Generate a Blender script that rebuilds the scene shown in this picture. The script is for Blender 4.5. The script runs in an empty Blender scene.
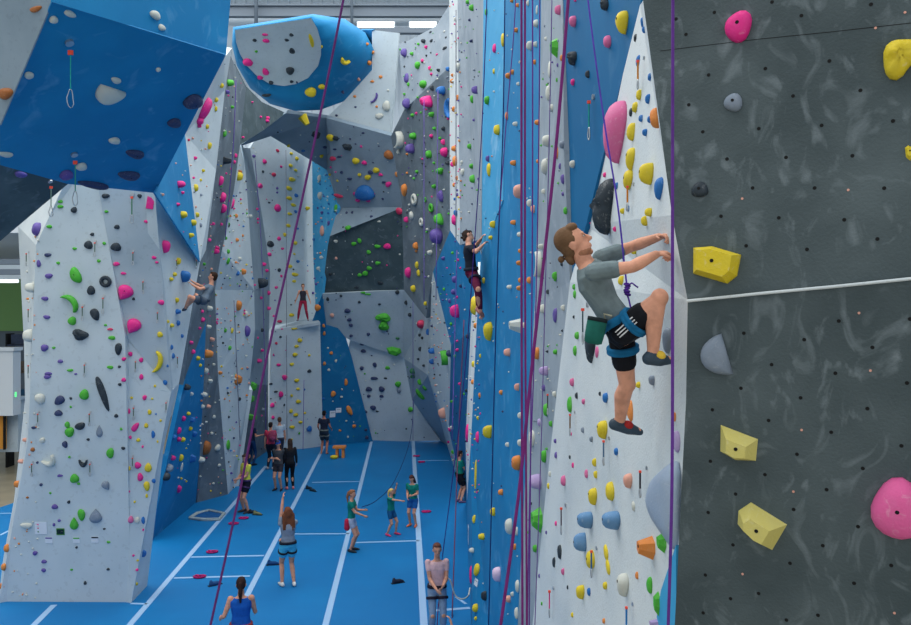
import bpy, bmesh, math, random
import numpy as np
from mathutils import Vector, Matrix
from mathutils.bvhtree import BVHTree
random.seed(7)
PI = math.pi
F, HZ, CX, CH = 800.0, 309.0, 455.5, 5.9
SC = bpy.context.scene
COL = SC.collection
# ---------------------------------------------------------------- camera, world, lights
cam_d = bpy.data.cameras.new('camera'); cam = bpy.data.objects.new('camera', cam_d); COL.objects.link(cam)
cam.location = (0, 0, CH); cam.rotation_euler = (PI/2, 0, 0)
cam_d.sensor_fit = 'HORIZONTAL'; cam_d.sensor_width = 36; cam_d.lens = 36*F/911
cam_d.shift_y = -(312.5-HZ)/911; cam_d.clip_start = .05; cam_d.clip_end = 200
SC.camera = cam
w = bpy.data.worlds.new('world'); SC.world = w; w.use_nodes = True
w.node_tree.nodes['Background'].inputs[0].default_value = (.95, .98, 1.0, 1)
w.node_tree.nodes['Background'].inputs[1].default_value = .86
SC.view_settings.view_transform = 'Standard'; SC.view_settings.look = 'None'
SC.view_settings.gamma = 1; SC.view_settings.exposure = 0.0; SC.view_settings.use_curve_mapping = False
def area(name, loc, sx, sy, power, rot=(0, 0, 0), col=(1, .98, .95)):
    d = bpy.data.lights.new(name, 'AREA'); d.shape = 'RECTANGLE'; d.size = sx; d.size_y = sy; d.energy = power; d.color = col
    o = bpy.data.objects.new(name, d); COL.objects.link(o); o.location = loc; o.rotation_euler = rot; return o
area('ceiling_lights', (-6, 18.5, 23.6), 34, 37, 14000)

# ---------------------------------------------------------------- helpers
def P(px, py, Y): return Vector(((px-CX)/F*Y, Y, CH-(py-HZ)/F*Y))
def FL(px, py): return P(px, py, F*CH/(py-HZ))
def lin(c): return tuple(((v/255)/12.92 if v <= 10 else ((v/255+.055)/1.055)**2.4) for v in c)
def obj(name, bm, mats, parent=None, smooth=False):
    me = bpy.data.meshes.new(name); bm.normal_update(); bm.to_mesh(me); bm.free()
    if not isinstance(mats, (list, tuple)): mats = [mats]
    for m in mats: me.materials.append(m)
    if smooth: me.polygons.foreach_set('use_smooth', [True]*len(me.polygons))
    o = bpy.data.objects.new(name, me); COL.objects.link(o)
    if parent is not None: o.parent = parent
    return o
def tag(o, label=None, cat=None, group=None, kind=None):
    if label: o['label'] = label
    if cat: o['category'] = cat
    if group: o['group'] = group
    if kind: o['kind'] = kind
    return o
def empty(name, loc=(0, 0, 0)):
    o = bpy.data.objects.new(name, None); COL.objects.link(o); o.location = loc; o.empty_display_size = .1; return o
def part(name, bm, m, root, smooth=False, label=None):
    """mesh given in world coordinates, parented to a root that only has a location"""
    off = Vector(root.location); p = root.parent
    while p is not None: off += Vector(p.location); p = p.parent
    bm.transform(Matrix.Translation(-off))
    o = obj(name, bm, m, root, smooth)
    if label: o['label'] = label
    return o
def box(bm, c, s, R=None):
    vs = []
    for dz in (-.5, .5):
        for dx, dy in ((-.5, -.5), (.5, -.5), (.5, .5), (-.5, .5)):
            v = Vector((dx*s[0], dy*s[1], dz*s[2]))
            if R is not None: v = R @ v
            vs.append(bm.verts.new(Vector(c)+v))
    for f in ((3, 2, 1, 0), (4, 5, 6, 7), (0, 1, 5, 4), (1, 2, 6, 5), (2, 3, 7, 6), (3, 0, 4, 7)):
        bm.faces.new([vs[i] for i in f])
def frame(ax):
    ax = ax.normalized(); u = ax.orthogonal().normalized(); return u, ax.cross(u), ax
def tube(bm, pts, r, n=6):
    pts = [Vector(p) for p in pts]; rings = []
    for i, p in enumerate(pts):
        d = (pts[min(i+1, len(pts)-1)]-pts[max(i-1, 0)]).normalized()
        u = d.cross(Vector((.31, .9, .2))).normalized(); v = d.cross(u)
        rr = r[i] if isinstance(r, (list, tuple)) else r
        rings.append([bm.verts.new(p+(u*math.cos(2*PI*k/n)+v*math.sin(2*PI*k/n))*rr) for k in range(n)])
    for a, b in zip(rings, rings[1:]):
        for k in range(n): bm.faces.new((a[k], a[(k+1) % n], b[(k+1) % n], b[k]))
    bm.faces.new(rings[0][::-1]); bm.faces.new(rings[-1])
def caps(bm, a, b, ra, rb, n=12):
    """tapered capsule"""
    a = Vector(a); b = Vector(b)
    if (b-a).length < 1e-5: b = a+Vector((0, 0, 1e-4))
    u, v, ax = frame(b-a); L = []
    for k in range(1, 5): t = PI/2*k/4; L.append((a-ax*ra*math.cos(t), ra*math.sin(t)))
    for k in range(0, 4): t = PI/2*k/4; L.append((b+ax*rb*math.sin(t), rb*math.cos(t)))
    p0 = bm.verts.new(a-ax*ra); p1 = bm.verts.new(b+ax*rb)
    rings = [[bm.verts.new(c+(u*math.cos(2*PI*k/n)+v*math.sin(2*PI*k/n))*r) for k in range(n)] for c, r in L]
    for A, B in zip(rings, rings[1:]):
        for k in range(n): bm.faces.new((A[k], A[(k+1) % n], B[(k+1) % n], B[k]))
    for k in range(n):
        bm.faces.new((p0, rings[0][(k+1) % n], rings[0][k])); bm.faces.new((p1, rings[-1][k], rings[-1][(k+1) % n]))
def ell(bm, c, X, Y, Z, nu=14, nv=9):
    """ellipsoid with half-axis vectors"""
    c = Vector(c); t = bm.verts.new(c+Z); b = bm.verts.new(c-Z)
    rings = [[bm.verts.new(c+Z*math.cos(PI*i/nv)+(X*math.cos(2*PI*k/nu)+Y*math.sin(2*PI*k/nu))*math.sin(PI*i/nv)) for k in range(nu)] for i in range(1, nv)]
    for A, B in zip(rings, rings[1:]):
        for k in range(nu): bm.faces.new((A[k], B[k], B[(k+1) % nu], A[(k+1) % nu]))
    for k in range(nu):
        bm.faces.new((t, rings[0][k], rings[0][(k+1) % nu])); bm.faces.new((b, rings[-1][(k+1) % nu], rings[-1][k]))
    
# ---------------------------------------------------------------- materials
def base_mat(name, rgb, rough=.6, spec=.3):
    m = bpy.data.materials.new(name); m.use_nodes = True; nt = m.node_tree
    b = nt.nodes['Principled BSDF']; b.inputs['Base Color'].default_value = (*lin(rgb), 1)
    b.inputs['Roughness'].default_value = rough; b.inputs['Specular IOR Level'].default_value = spec
    return m, nt, b
def mottled(name, rgb, rgb2, scale=1.5, lo=.45, hi=.7, rough=.7, chalk=None, chalk_amt=.5, speck=0, bump=.0, spec=.3, streak=False, cr=(.58, .76), cd=1.4):
    m, nt, b = base_mat(name, rgb, rough, spec); N = nt.nodes; L = nt.links
    tc = N.new('ShaderNodeTexCoord'); n1 = N.new('ShaderNodeTexNoise'); n1.inputs['Scale'].default_value = scale
    n1.inputs['Detail'].default_value = 6; L.new(tc.outputs['Object'], n1.inputs['Vector'])
    r = N.new('ShaderNodeValToRGB'); r.color_ramp.elements[0].position = lo; r.color_ramp.elements[1].position = hi
    r.color_ramp.elements[0].color = (*lin(rgb), 1); r.color_ramp.elements[1].color = (*lin(rgb2), 1)
    L.new(n1.outputs[0], r.inputs[0]); out = r.outputs[0]
    if chalk:
        mp = N.new('ShaderNodeMapping'); L.new(tc.outputs['Object'], mp.inputs[0])
        mp.inputs['Scale'].default_value = (1, 1, .6) if streak else (1, 1, 1); mp.inputs['Rotation'].default_value = (.4, .5, 0)
        n2 = N.new('ShaderNodeTexNoise'); n2.inputs['Scale'].default_value = scale*2.3; n2.inputs['Detail'].default_value = 9
        n2.inputs['Distortion'].default_value = cd; L.new(mp.outputs[0], n2.inputs['Vector'])
        r2 = N.new('ShaderNodeValToRGB'); r2.color_ramp.elements[0].position = cr[0]; r2.color_ramp.elements[1].position = cr[1]
        r2.color_ramp.elements[1].color = (chalk_amt,)*3+(1,); L.new(n2.outputs[0], r2.inputs[0])
        mx = N.new('ShaderNodeMix'); mx.data_type = 'RGBA'; L.new(r2.outputs[0], mx.inputs['Factor']); L.new(out, mx.inputs['A'])
        mx.inputs['B'].default_value = (*lin(chalk), 1); out = mx.outputs['Result']
    if speck:
        v = N.new('ShaderNodeTexNoise'); v.inputs['Scale'].default_value = speck*2.2; v.inputs['Detail'].default_value = 2
        L.new(tc.outputs['Object'], v.inputs['Vector'])
        r3 = N.new('ShaderNodeValToRGB'); r3.color_ramp.elements[0].position = .62; r3.color_ramp.elements[1].position = .66
        L.new(v.outputs[0], r3.inputs[0]); ml = N.new('ShaderNodeMath'); ml.operation = 'MULTIPLY'; ml.inputs[1].default_value = .13
        L.new(r3.outputs[0], ml.inputs[0])
        mx = N.new('ShaderNodeMix'); mx.data_type = 'RGBA'; L.new(ml.outputs[0], mx.inputs['Factor']); L.new(out, mx.inputs['A'])
        mx.inputs['B'].default_value = (*lin(tuple(int(c*.6) for c in rgb)), 1); out = mx.outputs['Result']
    L.new(out, b.inputs['Base Color'])
    if bump:
        bp = N.new('ShaderNodeBump'); bp.inputs['Strength'].default_value = bump; bp.inputs['Distance'].default_value = .01
        n4 = N.new('ShaderNodeTexNoise'); n4.inputs['Scale'].default_value = 60; L.new(tc.outputs['Object'], n4.inputs['Vector'])
        L.new(n4.outputs[0], bp.inputs['Height']); L.new(bp.outputs[0], b.inputs['Normal'])
    return m
M = {}
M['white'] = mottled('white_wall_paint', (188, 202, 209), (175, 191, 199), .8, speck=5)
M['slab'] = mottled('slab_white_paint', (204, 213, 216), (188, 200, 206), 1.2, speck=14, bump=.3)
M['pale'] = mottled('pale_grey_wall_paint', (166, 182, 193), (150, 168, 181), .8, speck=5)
M['mid'] = mottled('mid_grey_wall_paint', (132, 151, 166), (116, 136, 151), .9, speck=6)
M['grey'] = mottled('grey_wall_paint', (92, 106, 117), (116, 130, 140), 1.4, .45, .75, chalk=(150, 160, 172), chalk_amt=.35, speck=6)
M['lgrey'] = mottled('light_grey_wall_paint', (148, 161, 172), (126, 141, 154), 1.0, chalk=(190, 196, 206), chalk_amt=.3, speck=6)
M['dark'] = mottled('charcoal_wall_paint', (62, 80, 87), (84, 101, 108), 1.6, .45, .75, chalk=(130, 142, 152), chalk_amt=.4, speck=5)
M['blue'] = mottled('blue_wall_paint', (12, 118, 172), (20, 130, 184), .9, chalk=(120, 175, 215), chalk_amt=.35)
M['dblue'] = mottled('deep_blue_wall_paint', (6, 98, 148), (12, 110, 160), .9, chalk=(90, 140, 180), chalk_amt=.35)
M['lblue'] = mottled('light_blue_wall_paint', (60, 156, 205), (86, 172, 215), .9, chalk=(170, 205, 230), chalk_amt=.5, speck=5)
M['near'] = mottled('near_charcoal_wall_paint', (62, 75, 79), (84, 97, 101), 1.9, .35, .75, chalk=(150, 163, 170), chalk_amt=.5, bump=.35, streak=True, cr=(.54, .84), cd=2.2)
M['mat'] = mottled('blue_gym_mat_vinyl', (0, 108, 170), (0, 116, 178), .5, rough=.55)
M['tape'] = base_mat('white_tape', (150, 185, 220), .7)[0]
M['concrete'] = mottled('tan_concrete', (140, 132, 112), (120, 114, 98), 1, rough=.35)
M['metal'] = mottled('corrugated_metal', (190, 202, 212), (176, 190, 200), .4)
M['ceil'] = base_mat('ceiling_grey', (196, 204, 210), .8)[0]
M['beam'] = base_mat('steel_beam_grey', (96, 108, 120), .6)[0]
M['black'] = base_mat('black_hole', (12, 14, 16), .8)[0]
M['paper'] = base_mat('white_paper', (205, 214, 224), .8)[0]
M['steel'] = base_mat('steel', (180, 186, 190), .3)[0]; M['steel'].node_tree.nodes['Principled BSDF'].inputs['Metallic'].default_value = .8
M['greenwall'] = base_mat('green_wall', (120, 160, 100), .8)[0]
M['door'] = base_mat('orange_door', (190, 130, 50), .6)[0]
def emis(name, rgb, s):
    m, nt, b = base_mat(name, rgb); b.inputs['Emission Color'].default_value = (*lin(rgb), 1); b.inputs['Emission Strength'].default_value = s; return m
M['tubelight'] = emis('fluorescent_tube', (235, 245, 250), 1.3)
M['exit'] = emis('exit_sign_glow', (90, 230, 130), 1.2)
HC = dict(g=(70, 170, 50), G=(46, 120, 70), k=(36, 48, 58), p=(92, 76, 150), n=(46, 58, 96), m=(224, 40, 134), y=(212, 190, 40),
          b=(30, 104, 176), w=(196, 200, 192), o=(214, 130, 60), r=(200, 50, 90), e=(120, 134, 150), s=(92, 136, 178), t=(216, 158, 140),
          q=(214, 190, 214), O=(160, 96, 48), l=(170, 150, 196), P=(206, 100, 150), Y=(206, 196, 112), D=(222, 96, 156), S=(150, 168, 190))
HN = dict(g='green', G='dark green', k='black', p='purple', n='navy', m='pink', y='yellow', b='blue', w='cream', o='orange', r='red', e='grey',
          s='slate blue', t='peach', q='pale pink', O='brown', l='lilac', P='dusty pink', Y='pale yellow', D='chalky pink', S='steel grey')
HM = {k: mottled('hold_'+HN[k].replace(' ', '_'), v, tuple(min(255, int(c*.9+18)) for c in v), 9, chalk=(220, 222, 222), chalk_amt=.22, rough=.6, bump=.25) for k, v in HC.items()}
_mc = {}
def cloth(rgb, rough=.85):
    if rgb not in _mc: _mc[rgb] = mottled('fabric_%02x%02x%02x' % rgb, rgb, tuple(int(c*.88) for c in rgb), 14, rough=rough, bump=.2, spec=.15)
    return _mc[rgb]

# ---------------------------------------------------------------- room shell
def struct(name, bm, m): return tag(obj(name, bm, m), kind='structure')
def flat(bm, pts): bm.faces.new([bm.verts.new(Vector(p)) for p in pts])
bm = bmesh.new(); box(bm, (-8, 21, -.15), (44, 52, .3)); struct('floor', bm, M['concrete'])
bm = bmesh.new(); box(bm, (-8, 21, 24.15), (44, 52, .3)); struct('ceiling', bm, M['ceil'])
bm = bmesh.new(); box(bm, (-8, 44.2, 12), (44, .4, 24))
for i in range(72): box(bm, (-29.6+i*.6, 43.97, 17), (.16, .1, 13))
struct('wall_back', bm, M['metal'])
bm = bmesh.new(); box(bm, (-29.8, 21, 12), (.4, 50, 24)); struct('wall_left', bm, M['pale'])
bm = bmesh.new(); box(bm, (13.8, 24, 12), (.4, 44, 24)); struct('wall_right', bm, M['pale'])
# mats with tape lines (lines run toward the vanishing point at 402, HZ)
dirv = Vector(((402-CX)/F, 1, 0))
mat_pts = []
bm = bmesh.new()
top = [FL(-140, 560), FL(14, 503), FL(125, 470), Vector((-5.2, 39, 0)), Vector((2.5, 39, 0)), Vector((2.6, 9, 0)), Vector((-9, 9, 0)), Vector((-12, 12, 0))]
top = [FL(-120, 548), FL(30, 498), FL(120, 468), Vector((-10.5, 38.5, 0)), Vector((3, 38.5, 0)), Vector((5.5, 7, 0)), Vector((-8, 7, 0)), Vector((-14, 12, 0))]
lo_ = [bm.verts.new((v.x, v.y, .001)) for v in top]; hi_ = [bm.verts.new((v.x, v.y, .02)) for v in top]
bm.faces.new(hi_[::-1]) ; bm.faces.new(lo_)
for i in range(len(top)): j = (i+1) % len(top); bm.faces.new((lo_[i], lo_[j], hi_[j], hi_[i]))
bmesh.ops.recalc_face_normals(bm, faces=bm.faces)
matobj = tag(obj('crash_mat', bm, M['mat']), 'wide blue padded mat covering the climbing floor, crossed by white tape lines', 'gym mat')
def tape(p, q, w=.085, name='tape_line'):
    a = FL(*p); b = FL(*q); d = (b-a).normalized(); s = Vector((-d.y, d.x, 0))*w/2
    bm = bmesh.new(); t = Vector((0, 0, .024)); v0 = [a+s, a-s, b-s, b+s]
    lo = [bm.verts.new(v+Vector((0, 0, .019))) for v in v0]; hi = [bm.verts.new(v+t) for v in v0]
    bm.faces.new(hi); bm.faces.new(lo[::-1])
    for i in range(4): j = (i+1) % 4; bm.faces.new((lo[i], lo[j], hi[j], hi[i]))
    bmesh.ops.recalc_face_normals(bm, faces=bm.faces)
    part(name, bm, M['tape'], matobj)
tape((111, 648), (266, 466.5), .12); tape((236, 618), (324, 447), .12); tape((317, 660), (371.5, 442), .12); tape((426, 660), (413, 441), .14)
tape((131, 604.5), (147, 605), .07); tape((20, 640), (54, 606), .12)
tape((174, 579), (250, 577), .08); tape((191, 558), (264, 556.5), .08); tape((294, 534.8), (349, 534.5), .07); tape((355, 543.5), (419, 541.5), .08)
tape((312, 483), (361, 482), .07); tape((429, 612), (470, 609), .1); tape((456, 598), (466, 605), .06); tape((418, 461), (449, 461), .05); tape((0, 514), (12, 514), .05); tape((0, 536), (20, 526), .07)
tape((224, 484), (236, 484), .06)

# back steelwork, visible over the far walls
bm = bmesh.new(); tube(bm, [P(150, 17, 40), P(480, 17, 40)], .42, 20); tag(obj('ventilation_duct', bm, M['metal'], smooth=True), 'long pale metal duct running along the back wall under the ceiling', 'duct')
bm = bmesh.new()
for dz, t in ((.25, .08), (-.25, .08), (0, .5)): box(bm, P(315, 11, 38)+Vector((0, 0, dz)), (18, .3 if t < .1 else .06, t if t < .1 else .5))
tag(obj('steel_beam', bm, M['beam']), 'grey steel beam above the round blue boulder', 'beam')
bm = bmesh.new(); tube(bm, [P(257, -80, 37.5), P(256, 30, 37.5)], .09, 8); tag(obj('steel_pipe', bm, M['beam'], smooth=True), 'short upright pipe left of the round boulder top', 'pipe')
bm = bmesh.new(); tube(bm, [P(351, -80, 37.5), P(352, 30, 37.5)], .07, 8); tag(obj('steel_pipe', bm, M['beam'], smooth=True), 'thin upright pipe right of the round boulder top', 'pipe')
bm = bmesh.new(); box(bm, P(405, 31, 37), (4.6, .3, .25)); tag(obj('steel_beam', bm, M['beam']), 'short grey beam just above the far white wall top', 'beam')
for a, b, l in ((357, 395, 'twin tube lamp hanging over the far white wall, left of two'), (409, 437, 'twin tube lamp over the far grey tower, right of two')):
    r = empty('tube_lamp', P((a+b)/2, 25, 37)); tag(r, l, 'ceiling lamp', 'tube lamps under the back ceiling')
    bm = bmesh.new(); box(bm, P((a+b)/2, 25, 37.2), ((b-a)/F*37, .15, .28)); part('housing', bm, M['ceil'], r)
    for dy in (23, 27.5):
        bm = bmesh.new(); tube(bm, [P(a+1, dy, 36.9), P(b-1, dy, 36.9)], .06, 8); part('tube', bm, M['tubelight'], r)
# annex seen past the white tower on the left
bm = bmesh.new(); box(bm, P(-20, 255, 30)+Vector((0, 4, .6)), (10, 16, .3)); struct('ceiling_annex', bm, M['ceil'])
for y_ in (262, 272): 
    bm = bmesh.new(); box(bm, P(0, y_, 26), (6, .2, .18)); tag(obj('steel_beam', bm, M['beam']), 'dark roof beam past the white tower, %s of the two' % ('upper' if y_ < 270 else 'lower'), 'beam')
bm = bmesh.new(); tube(bm, [P(-30, 281, 30), P(18, 281, 30)], .07, 8); tag(obj('tube_lamp', bm, M['tubelight']), 'lit tube lamp beyond the white tower, above the green wall', 'lamp')
bm = bmesh.new(); box(bm, P(-20, 305, 34), (6, .2, 2.2)); struct('wall_annex', bm, M['greenwall'])
bm = bmesh.new(); box(bm, P(-20, 361, 34.1), (6.2, .2, 3.6)); struct('wall_annex_lower', bm, M['beam'])
bm = bmesh.new(); box(bm, P(-6, 382, 28), (1.6, .5, 2.3)); box(bm, P(-6, 349, 28), (1.7, .6, .12)); tag(obj('partition', bm, M['ceil']), 'pale grey partition beyond the left tower beside the door', 'partition')
bm = bmesh.new(); box(bm, P(12, 424, 28.5), (.7, .5, 1.9)); box(bm, P(11, 398, 28.4), (.8, .6, .1)); tag(obj('cabinet', bm, M['pale']), 'tall grey cabinet beyond the left tower, under the green sign', 'cabinet')
r = empty('door', P(-1, 448, 28)); tag(r, 'orange wooden door at the far left edge', 'door')
bm = bmesh.new(); box(bm, P(-1, 423, 28), (.5, .08, 1.8)); part('leaf', bm, M['door'], r)
bm = bmesh.new(); box(bm, P(4.5, 423, 27.9), (.05, .1, 1.85)); part('frame', bm, M['black'], r)
bm = bmesh.new(); box(bm, P(13, 394.5, 27.9), (.22, .06, .16)); tag(obj('exit_sign', bm, M['exit']), 'small glowing green sign above the grey cabinet', 'sign')
r = empty('shelf_rack', P(22, 440, 30)); tag(r, 'dark storage rack glimpsed between cabinet and white tower', 'rack')
bm = bmesh.new()
for x in (-.45, .45): box(bm, P(22, 400, 30)+Vector((x, 0, 0)), (.06, .5, 5))
part('upright', bm, M['black'], r)
for i, yy in enumerate((345, 372, 400, 430)):
    bm = bmesh.new(); box(bm, P(22, yy, 30), (.9, .5, .05)); box(bm, P(22, yy-6, 30), (.6, .4, .35)); part('shelf', bm, cloth(((60, 70, 90), (100, 90, 80), (50, 90, 120), (70, 60, 60))[i]), r)

# ---------------------------------------------------------------- climbing walls
FAC = []       # (wall key, tris) for ray casting
V = {}
CAM0 = Vector((0, 0, CH))
def vv(spec):
    if isinstance(spec, str): return V[spec]
    return P(*spec)
def quad(*a): return list(a)
WALLS = {}
def planar(q):
    c = sum(q, Vector())/len(q); A = np.array([list(p-c) for p in q]); n = Vector(np.linalg.svd(A)[2][-1]); out = []
    if abs(n.dot((c-CAM0).normalized())) < .22: return q
    for p in q:
        d = (p-CAM0); t = (c-CAM0).dot(n)/d.dot(n)
        if not .93 < t < 1.07: return q
        out.append(CAM0+d*t)
    return out
def wall(key, label, facets, thick=.12, group=None, phrase=None):
    pts = [vv(s) for _, _, vs in facets for s in vs]
    c = sum(pts, Vector())/len(pts); zmin = min(p.z for p in pts)
    root = empty('climbing_wall', (c.x, c.y, zmin)); tag(root, label, 'climbing wall', group)
    WALLS[key] = dict(root=root, phrase=phrase or label, depth=c.y)
    for nm, m, vs in facets:
        q = planar([vv(s) for s in vs]); bm = bmesh.new()
        fv = [bm.verts.new(p) for p in q]; f = bm.faces.new(fv); bm.normal_update()
        fc = sum(q, Vector())/len(q)
        if f.normal.dot(Vector((0, 0, CH))-fc) < 0: f.normal_flip()
        n = f.normal.copy()
        bmesh.ops.triangulate(bm, faces=[f]); bm.normal_update()
        tri = [[v.co.copy() for v in t.verts] for t in bm.faces]
        FAC.append((key, tri))
        g = bmesh.ops.extrude_face_region(bm, geom=list(bm.faces)); nv = [x for x in g['geom'] if isinstance(x, bmesh.types.BMVert)]
        # the extruded copy becomes the front, the original stays as the back
        for v in bm.verts:
            if v not in nv: v.co -= n*thick
        bmesh.ops.recalc_face_normals(bm, faces=bm.faces)
        part(nm, bm, M[m], root)
    return root
V.update(dict(
  # left tower
  a1=P(68, 176, 15.2), a2=P(97, 180, 15.2), a3=P(154, 182, 15.4), a4=P(125, 335, 15.7), a5=P(171, 392, 15.9), a6=P(131, 604, 16.0), a7=P(-2, 607.5, 16.0),
  a8=P(36, 245, 15.5), a9=P(28, 440, 15.9), a10=P(18, 226, 16.6), a11=P(24, 345, 16.8), a12=P(25, 400, 16.8), a13=P(14, 500, 16.6), a14=P(-2, 604, 16.2),
  a15=P(200, 262, 17.6), a16=P(179, 383, 17.1), a17=P(147, 587, 17.0), a18=P(164, 445, 17.0), a19=P(3, 560, 16.1),
  # blue block top left
  b1=P(52, 2, 9.5), b2=P(226, 55, 12.6), b3=P(155, 193, 14.2), b4=P(0, 165, 12.3), b5=P(-70, 152, 11.2), b6=P(0, 125, 10.9), b7=P(-60, 0, 10.4), b8=P(68, 184, 13.2), b9=P(-70, 300, 14.0), b10=P(-60, 260, 9.8),
  b11=P(52, -110, 9.4), b12=P(238, -90, 12.6), b13=P(-60, -110, 10.2), b14=P(-40, 224, 10.2),
  # ribs behind
  c1=P(185, 134, 17.6), c2=P(232, 48, 19.0), c3=P(225, 90, 20), c4=P(216, 170, 20), c5=P(206, 250, 20.5), c6=P(186, 375, 20.4), c7=P(150, 541, 20.34),
  c8=P(206, 322, 21.5), c9=P(203, 400, 23), c10=P(197, 503, 24.3), c11=P(240, 145, 22.5), c12=P(234, 190, 22.5), c13=P(222, 250, 23), c14=P(215, 290, 23.5), c15=P(218, 375, 24.5), c16=P(228, 495, 25.4),
  c17=P(236, 60, 22), c18=P(286, 113, 27), c19=P(236, 20, 22),
  d1=P(245, 165, 26), d2=P(254, 290, 27), d3=P(255, 330, 27.2), d4=P(249, 390, 27.2), d5=P(235, 487, 26.5), d6=P(240, 140, 27),
  e1=P(250, 148, 31), e2=P(262, 215, 31.5), e3=P(270, 270, 32), e4=P(269, 330, 32), e5=P(268, 454, 32.5), e6=P(236, 470, 29.3), e7=P(244, 148, 30),
  f1=P(262, 128, 34), f2=P(312, 148, 34.5), f3=P(313, 250, 34.5), f4=P(320, 322, 32.6), f5=P(272, 330, 32.4), f6=P(323, 446, 34.4), f7=P(268, 454, 32.6), f8=P(316, 318, 34.3), f9=P(272, 326, 33.6), f10=P(318, 326, 34.2), f11=P(270, 334, 33.2),
  g1=P(327, 170, 33.5), g2=P(338, 208, 33.0), g3=P(328, 245, 33.2), g4=P(322, 292, 33.5), g5=P(320, 322, 33.6),
  h1=P(326, 118, 30.5), h2=P(392, 136, 30), h3=P(404, 207, 31.5), h4=P(330, 236, 32.5), h5=P(238, 147, 28), h6=P(262, 131, 30),
  i1=P(404, 290, 33), i2=P(322, 294, 34),
  j1=P(350, 340, 34.8), j2=P(404, 358, 34.2), j3=P(373, 442, 35.5), j4=P(440, 440.5, 35.7), j5=P(427, 314, 32), j6=P(447, 442, 35), j7=P(348, 350, 35.2), j8=P(318, 322, 33.6),
  k1=P(372, 30, 29.6), k2=P(399, 33, 29.3),
  # dark far tower
  l1=P(399, 44, 29), l2=P(412, 39, 27.5), l3=P(436, 26, 26.5), l4=P(450, 4, 26), l5=P(452, 228, 26), l6=P(433, 272, 27), l7=P(426, 318, 29), l8=P(404, 290, 31), l9=P(402, 205, 29.8), l10=P(391, 136, 28.5), l11=P(450, 66, 26), l12=P(404, 110, 28),
  # right hand run of walls
  m1=P(451, 345, 24.5), m2=P(449, 430, 27.5), m3=P(465, 503, 24.4), m4=P(428, 375, 31), m5=P(447, 445, 34.7),
  n1=P(452, 226, 22), n2=P(478, 240, 19), n3=P(474, 320, 19), n4=P(470, 332, 21), n5=P(466, 440, 23.5), n6=P(467, 500, 24.3),
  o1=P(449, -60, 21.5), o2=P(457, -60, 20), o3=P(460, 245, 20), o4=P(450, 230, 21.5),
  o5=P(484, -60, 14), o6=P(481, 255, 14), o7=P(471, 300, 17.5), o8=P(478, 300, 14), o9=P(464, 500, 19), o10=P(471, 440, 15.5),
  p1=P(505, -60, 12.4), p2=P(503, 200, 12.6), p3=P(496, 400, 13), p4=P(489, 640, 13), p5=P(466, 503, 24), p6=P(470.5, 612, 15.6), p7=P(473, 660, 13.4),
  q1=P(542, -60, 10), q2=P(540, 100, 10), q3=P(535, 300, 10), q4=P(524, 500, 10.2), q5=P(516, 660, 10.4),
  r1=P(562, -60, 8.3), r2=P(564, 150, 8.2), r3=P(570, 282, 8.2), r4=P(556, 400, 8.7), r5=P(545, 500, 9.2), r6=P(529, 660, 9.8),
  s1=P(650, -60, 6.2), s2=P(586, 225, 8.0), s3=P(640, 5, 6.3),
  t1=P(636, -60, 5.05), t2=P(643, 0, 5.0), t3=P(672, 215, 4.87), t4=P(687.5, 300, 4.8), t5=P(686, 400, 4.86), t6=P(676, 600, 4.98), t7=P(672, 680, 5.05),
  w2=P(643.5, 0, 5.06), w3=P(672.5, 215, 4.93), w4=P(688, 300, 4.86), w5=P(686.5, 400, 4.92), w6=P(676.5, 600, 5.04), w7=P(672.5, 680, 5.1),
  u1=P(1010, -60, 4.1), u2=P(1010, 268, 4.05), u3=P(1010, 680, 4.15), u4=P(687.7, 301.5, 4.81), u5=P(1010, 269.5, 4.06)))
wall('tower', 'tall white faceted tower at left with large green and pink holds', [
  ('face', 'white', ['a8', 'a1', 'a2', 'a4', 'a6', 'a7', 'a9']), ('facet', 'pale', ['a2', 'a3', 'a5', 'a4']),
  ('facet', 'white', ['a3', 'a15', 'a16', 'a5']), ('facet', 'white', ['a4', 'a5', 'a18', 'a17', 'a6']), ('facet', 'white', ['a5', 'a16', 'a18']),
  ('edge_panel', 'slab', ['a10', 'a1', 'a8', 'a9', 'a7', 'a14', 'a19', 'a13', 'a12', 'a11'])], .2, phrase='the white left tower')
wall('block', 'big blue overhanging block jutting out at top left', [
  ('underside', 'blue', ['b1', 'b2', 'b3', 'b8', 'b4', 'b6']), ('front', 'blue', ['b11', 'b12', 'b2', 'b1']),
  ('side_panel', 'mid', ['b1', 'b6', 'b5', 'b7', 'b13', 'b11']), ('lower_panel', 'dark', ['b4', 'b8', 'b9', 'b5'])], .02, phrase='the blue overhanging block')
wall('wedge', 'narrow blue wedge between overhanging block and white left tower', [
  ('face', 'blue', ['b3', 'c1', 'a15'])], .03, phrase='the narrow blue wedge')
wall('rib', 'narrow white leaning strip right of the blue overhanging block', [
  ('face', 'white', ['c2', 'c3', 'c4', 'c5', 'a15', 'c1', P(226, 55, 17.6) and (224, 58, 18.2)])], .15, phrase='the narrow white strip')
wall('greyrib', 'dark grey leaning rib with a blue triangle at its foot', [
  ('face', 'grey', [(229, 52, 21), (236, 68, 22), (246, 88, 22.6), 'c11', 'c12', 'c13', 'c14', 'c8', 'c5', 'c4', 'c3']), ('face', 'grey', ['c5', 'c8', 'c6', (183, 385, 20.3), (199, 262, 19.5)]), ('lower_face', 'grey', ['c14', 'c15', 'c16', 'c10', 'c9', 'c8']),
  ('triangle_panel', 'blue', ['c8', 'c9', 'c10', 'c7', 'c6']), ('upper_face', 'dark', [(235, 64, 23), (246, 86, 23.6), (262, 102, 25), 'c18', (262, 131, 25.5), 'c11'])], .12, phrase='the dark grey rib')
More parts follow.
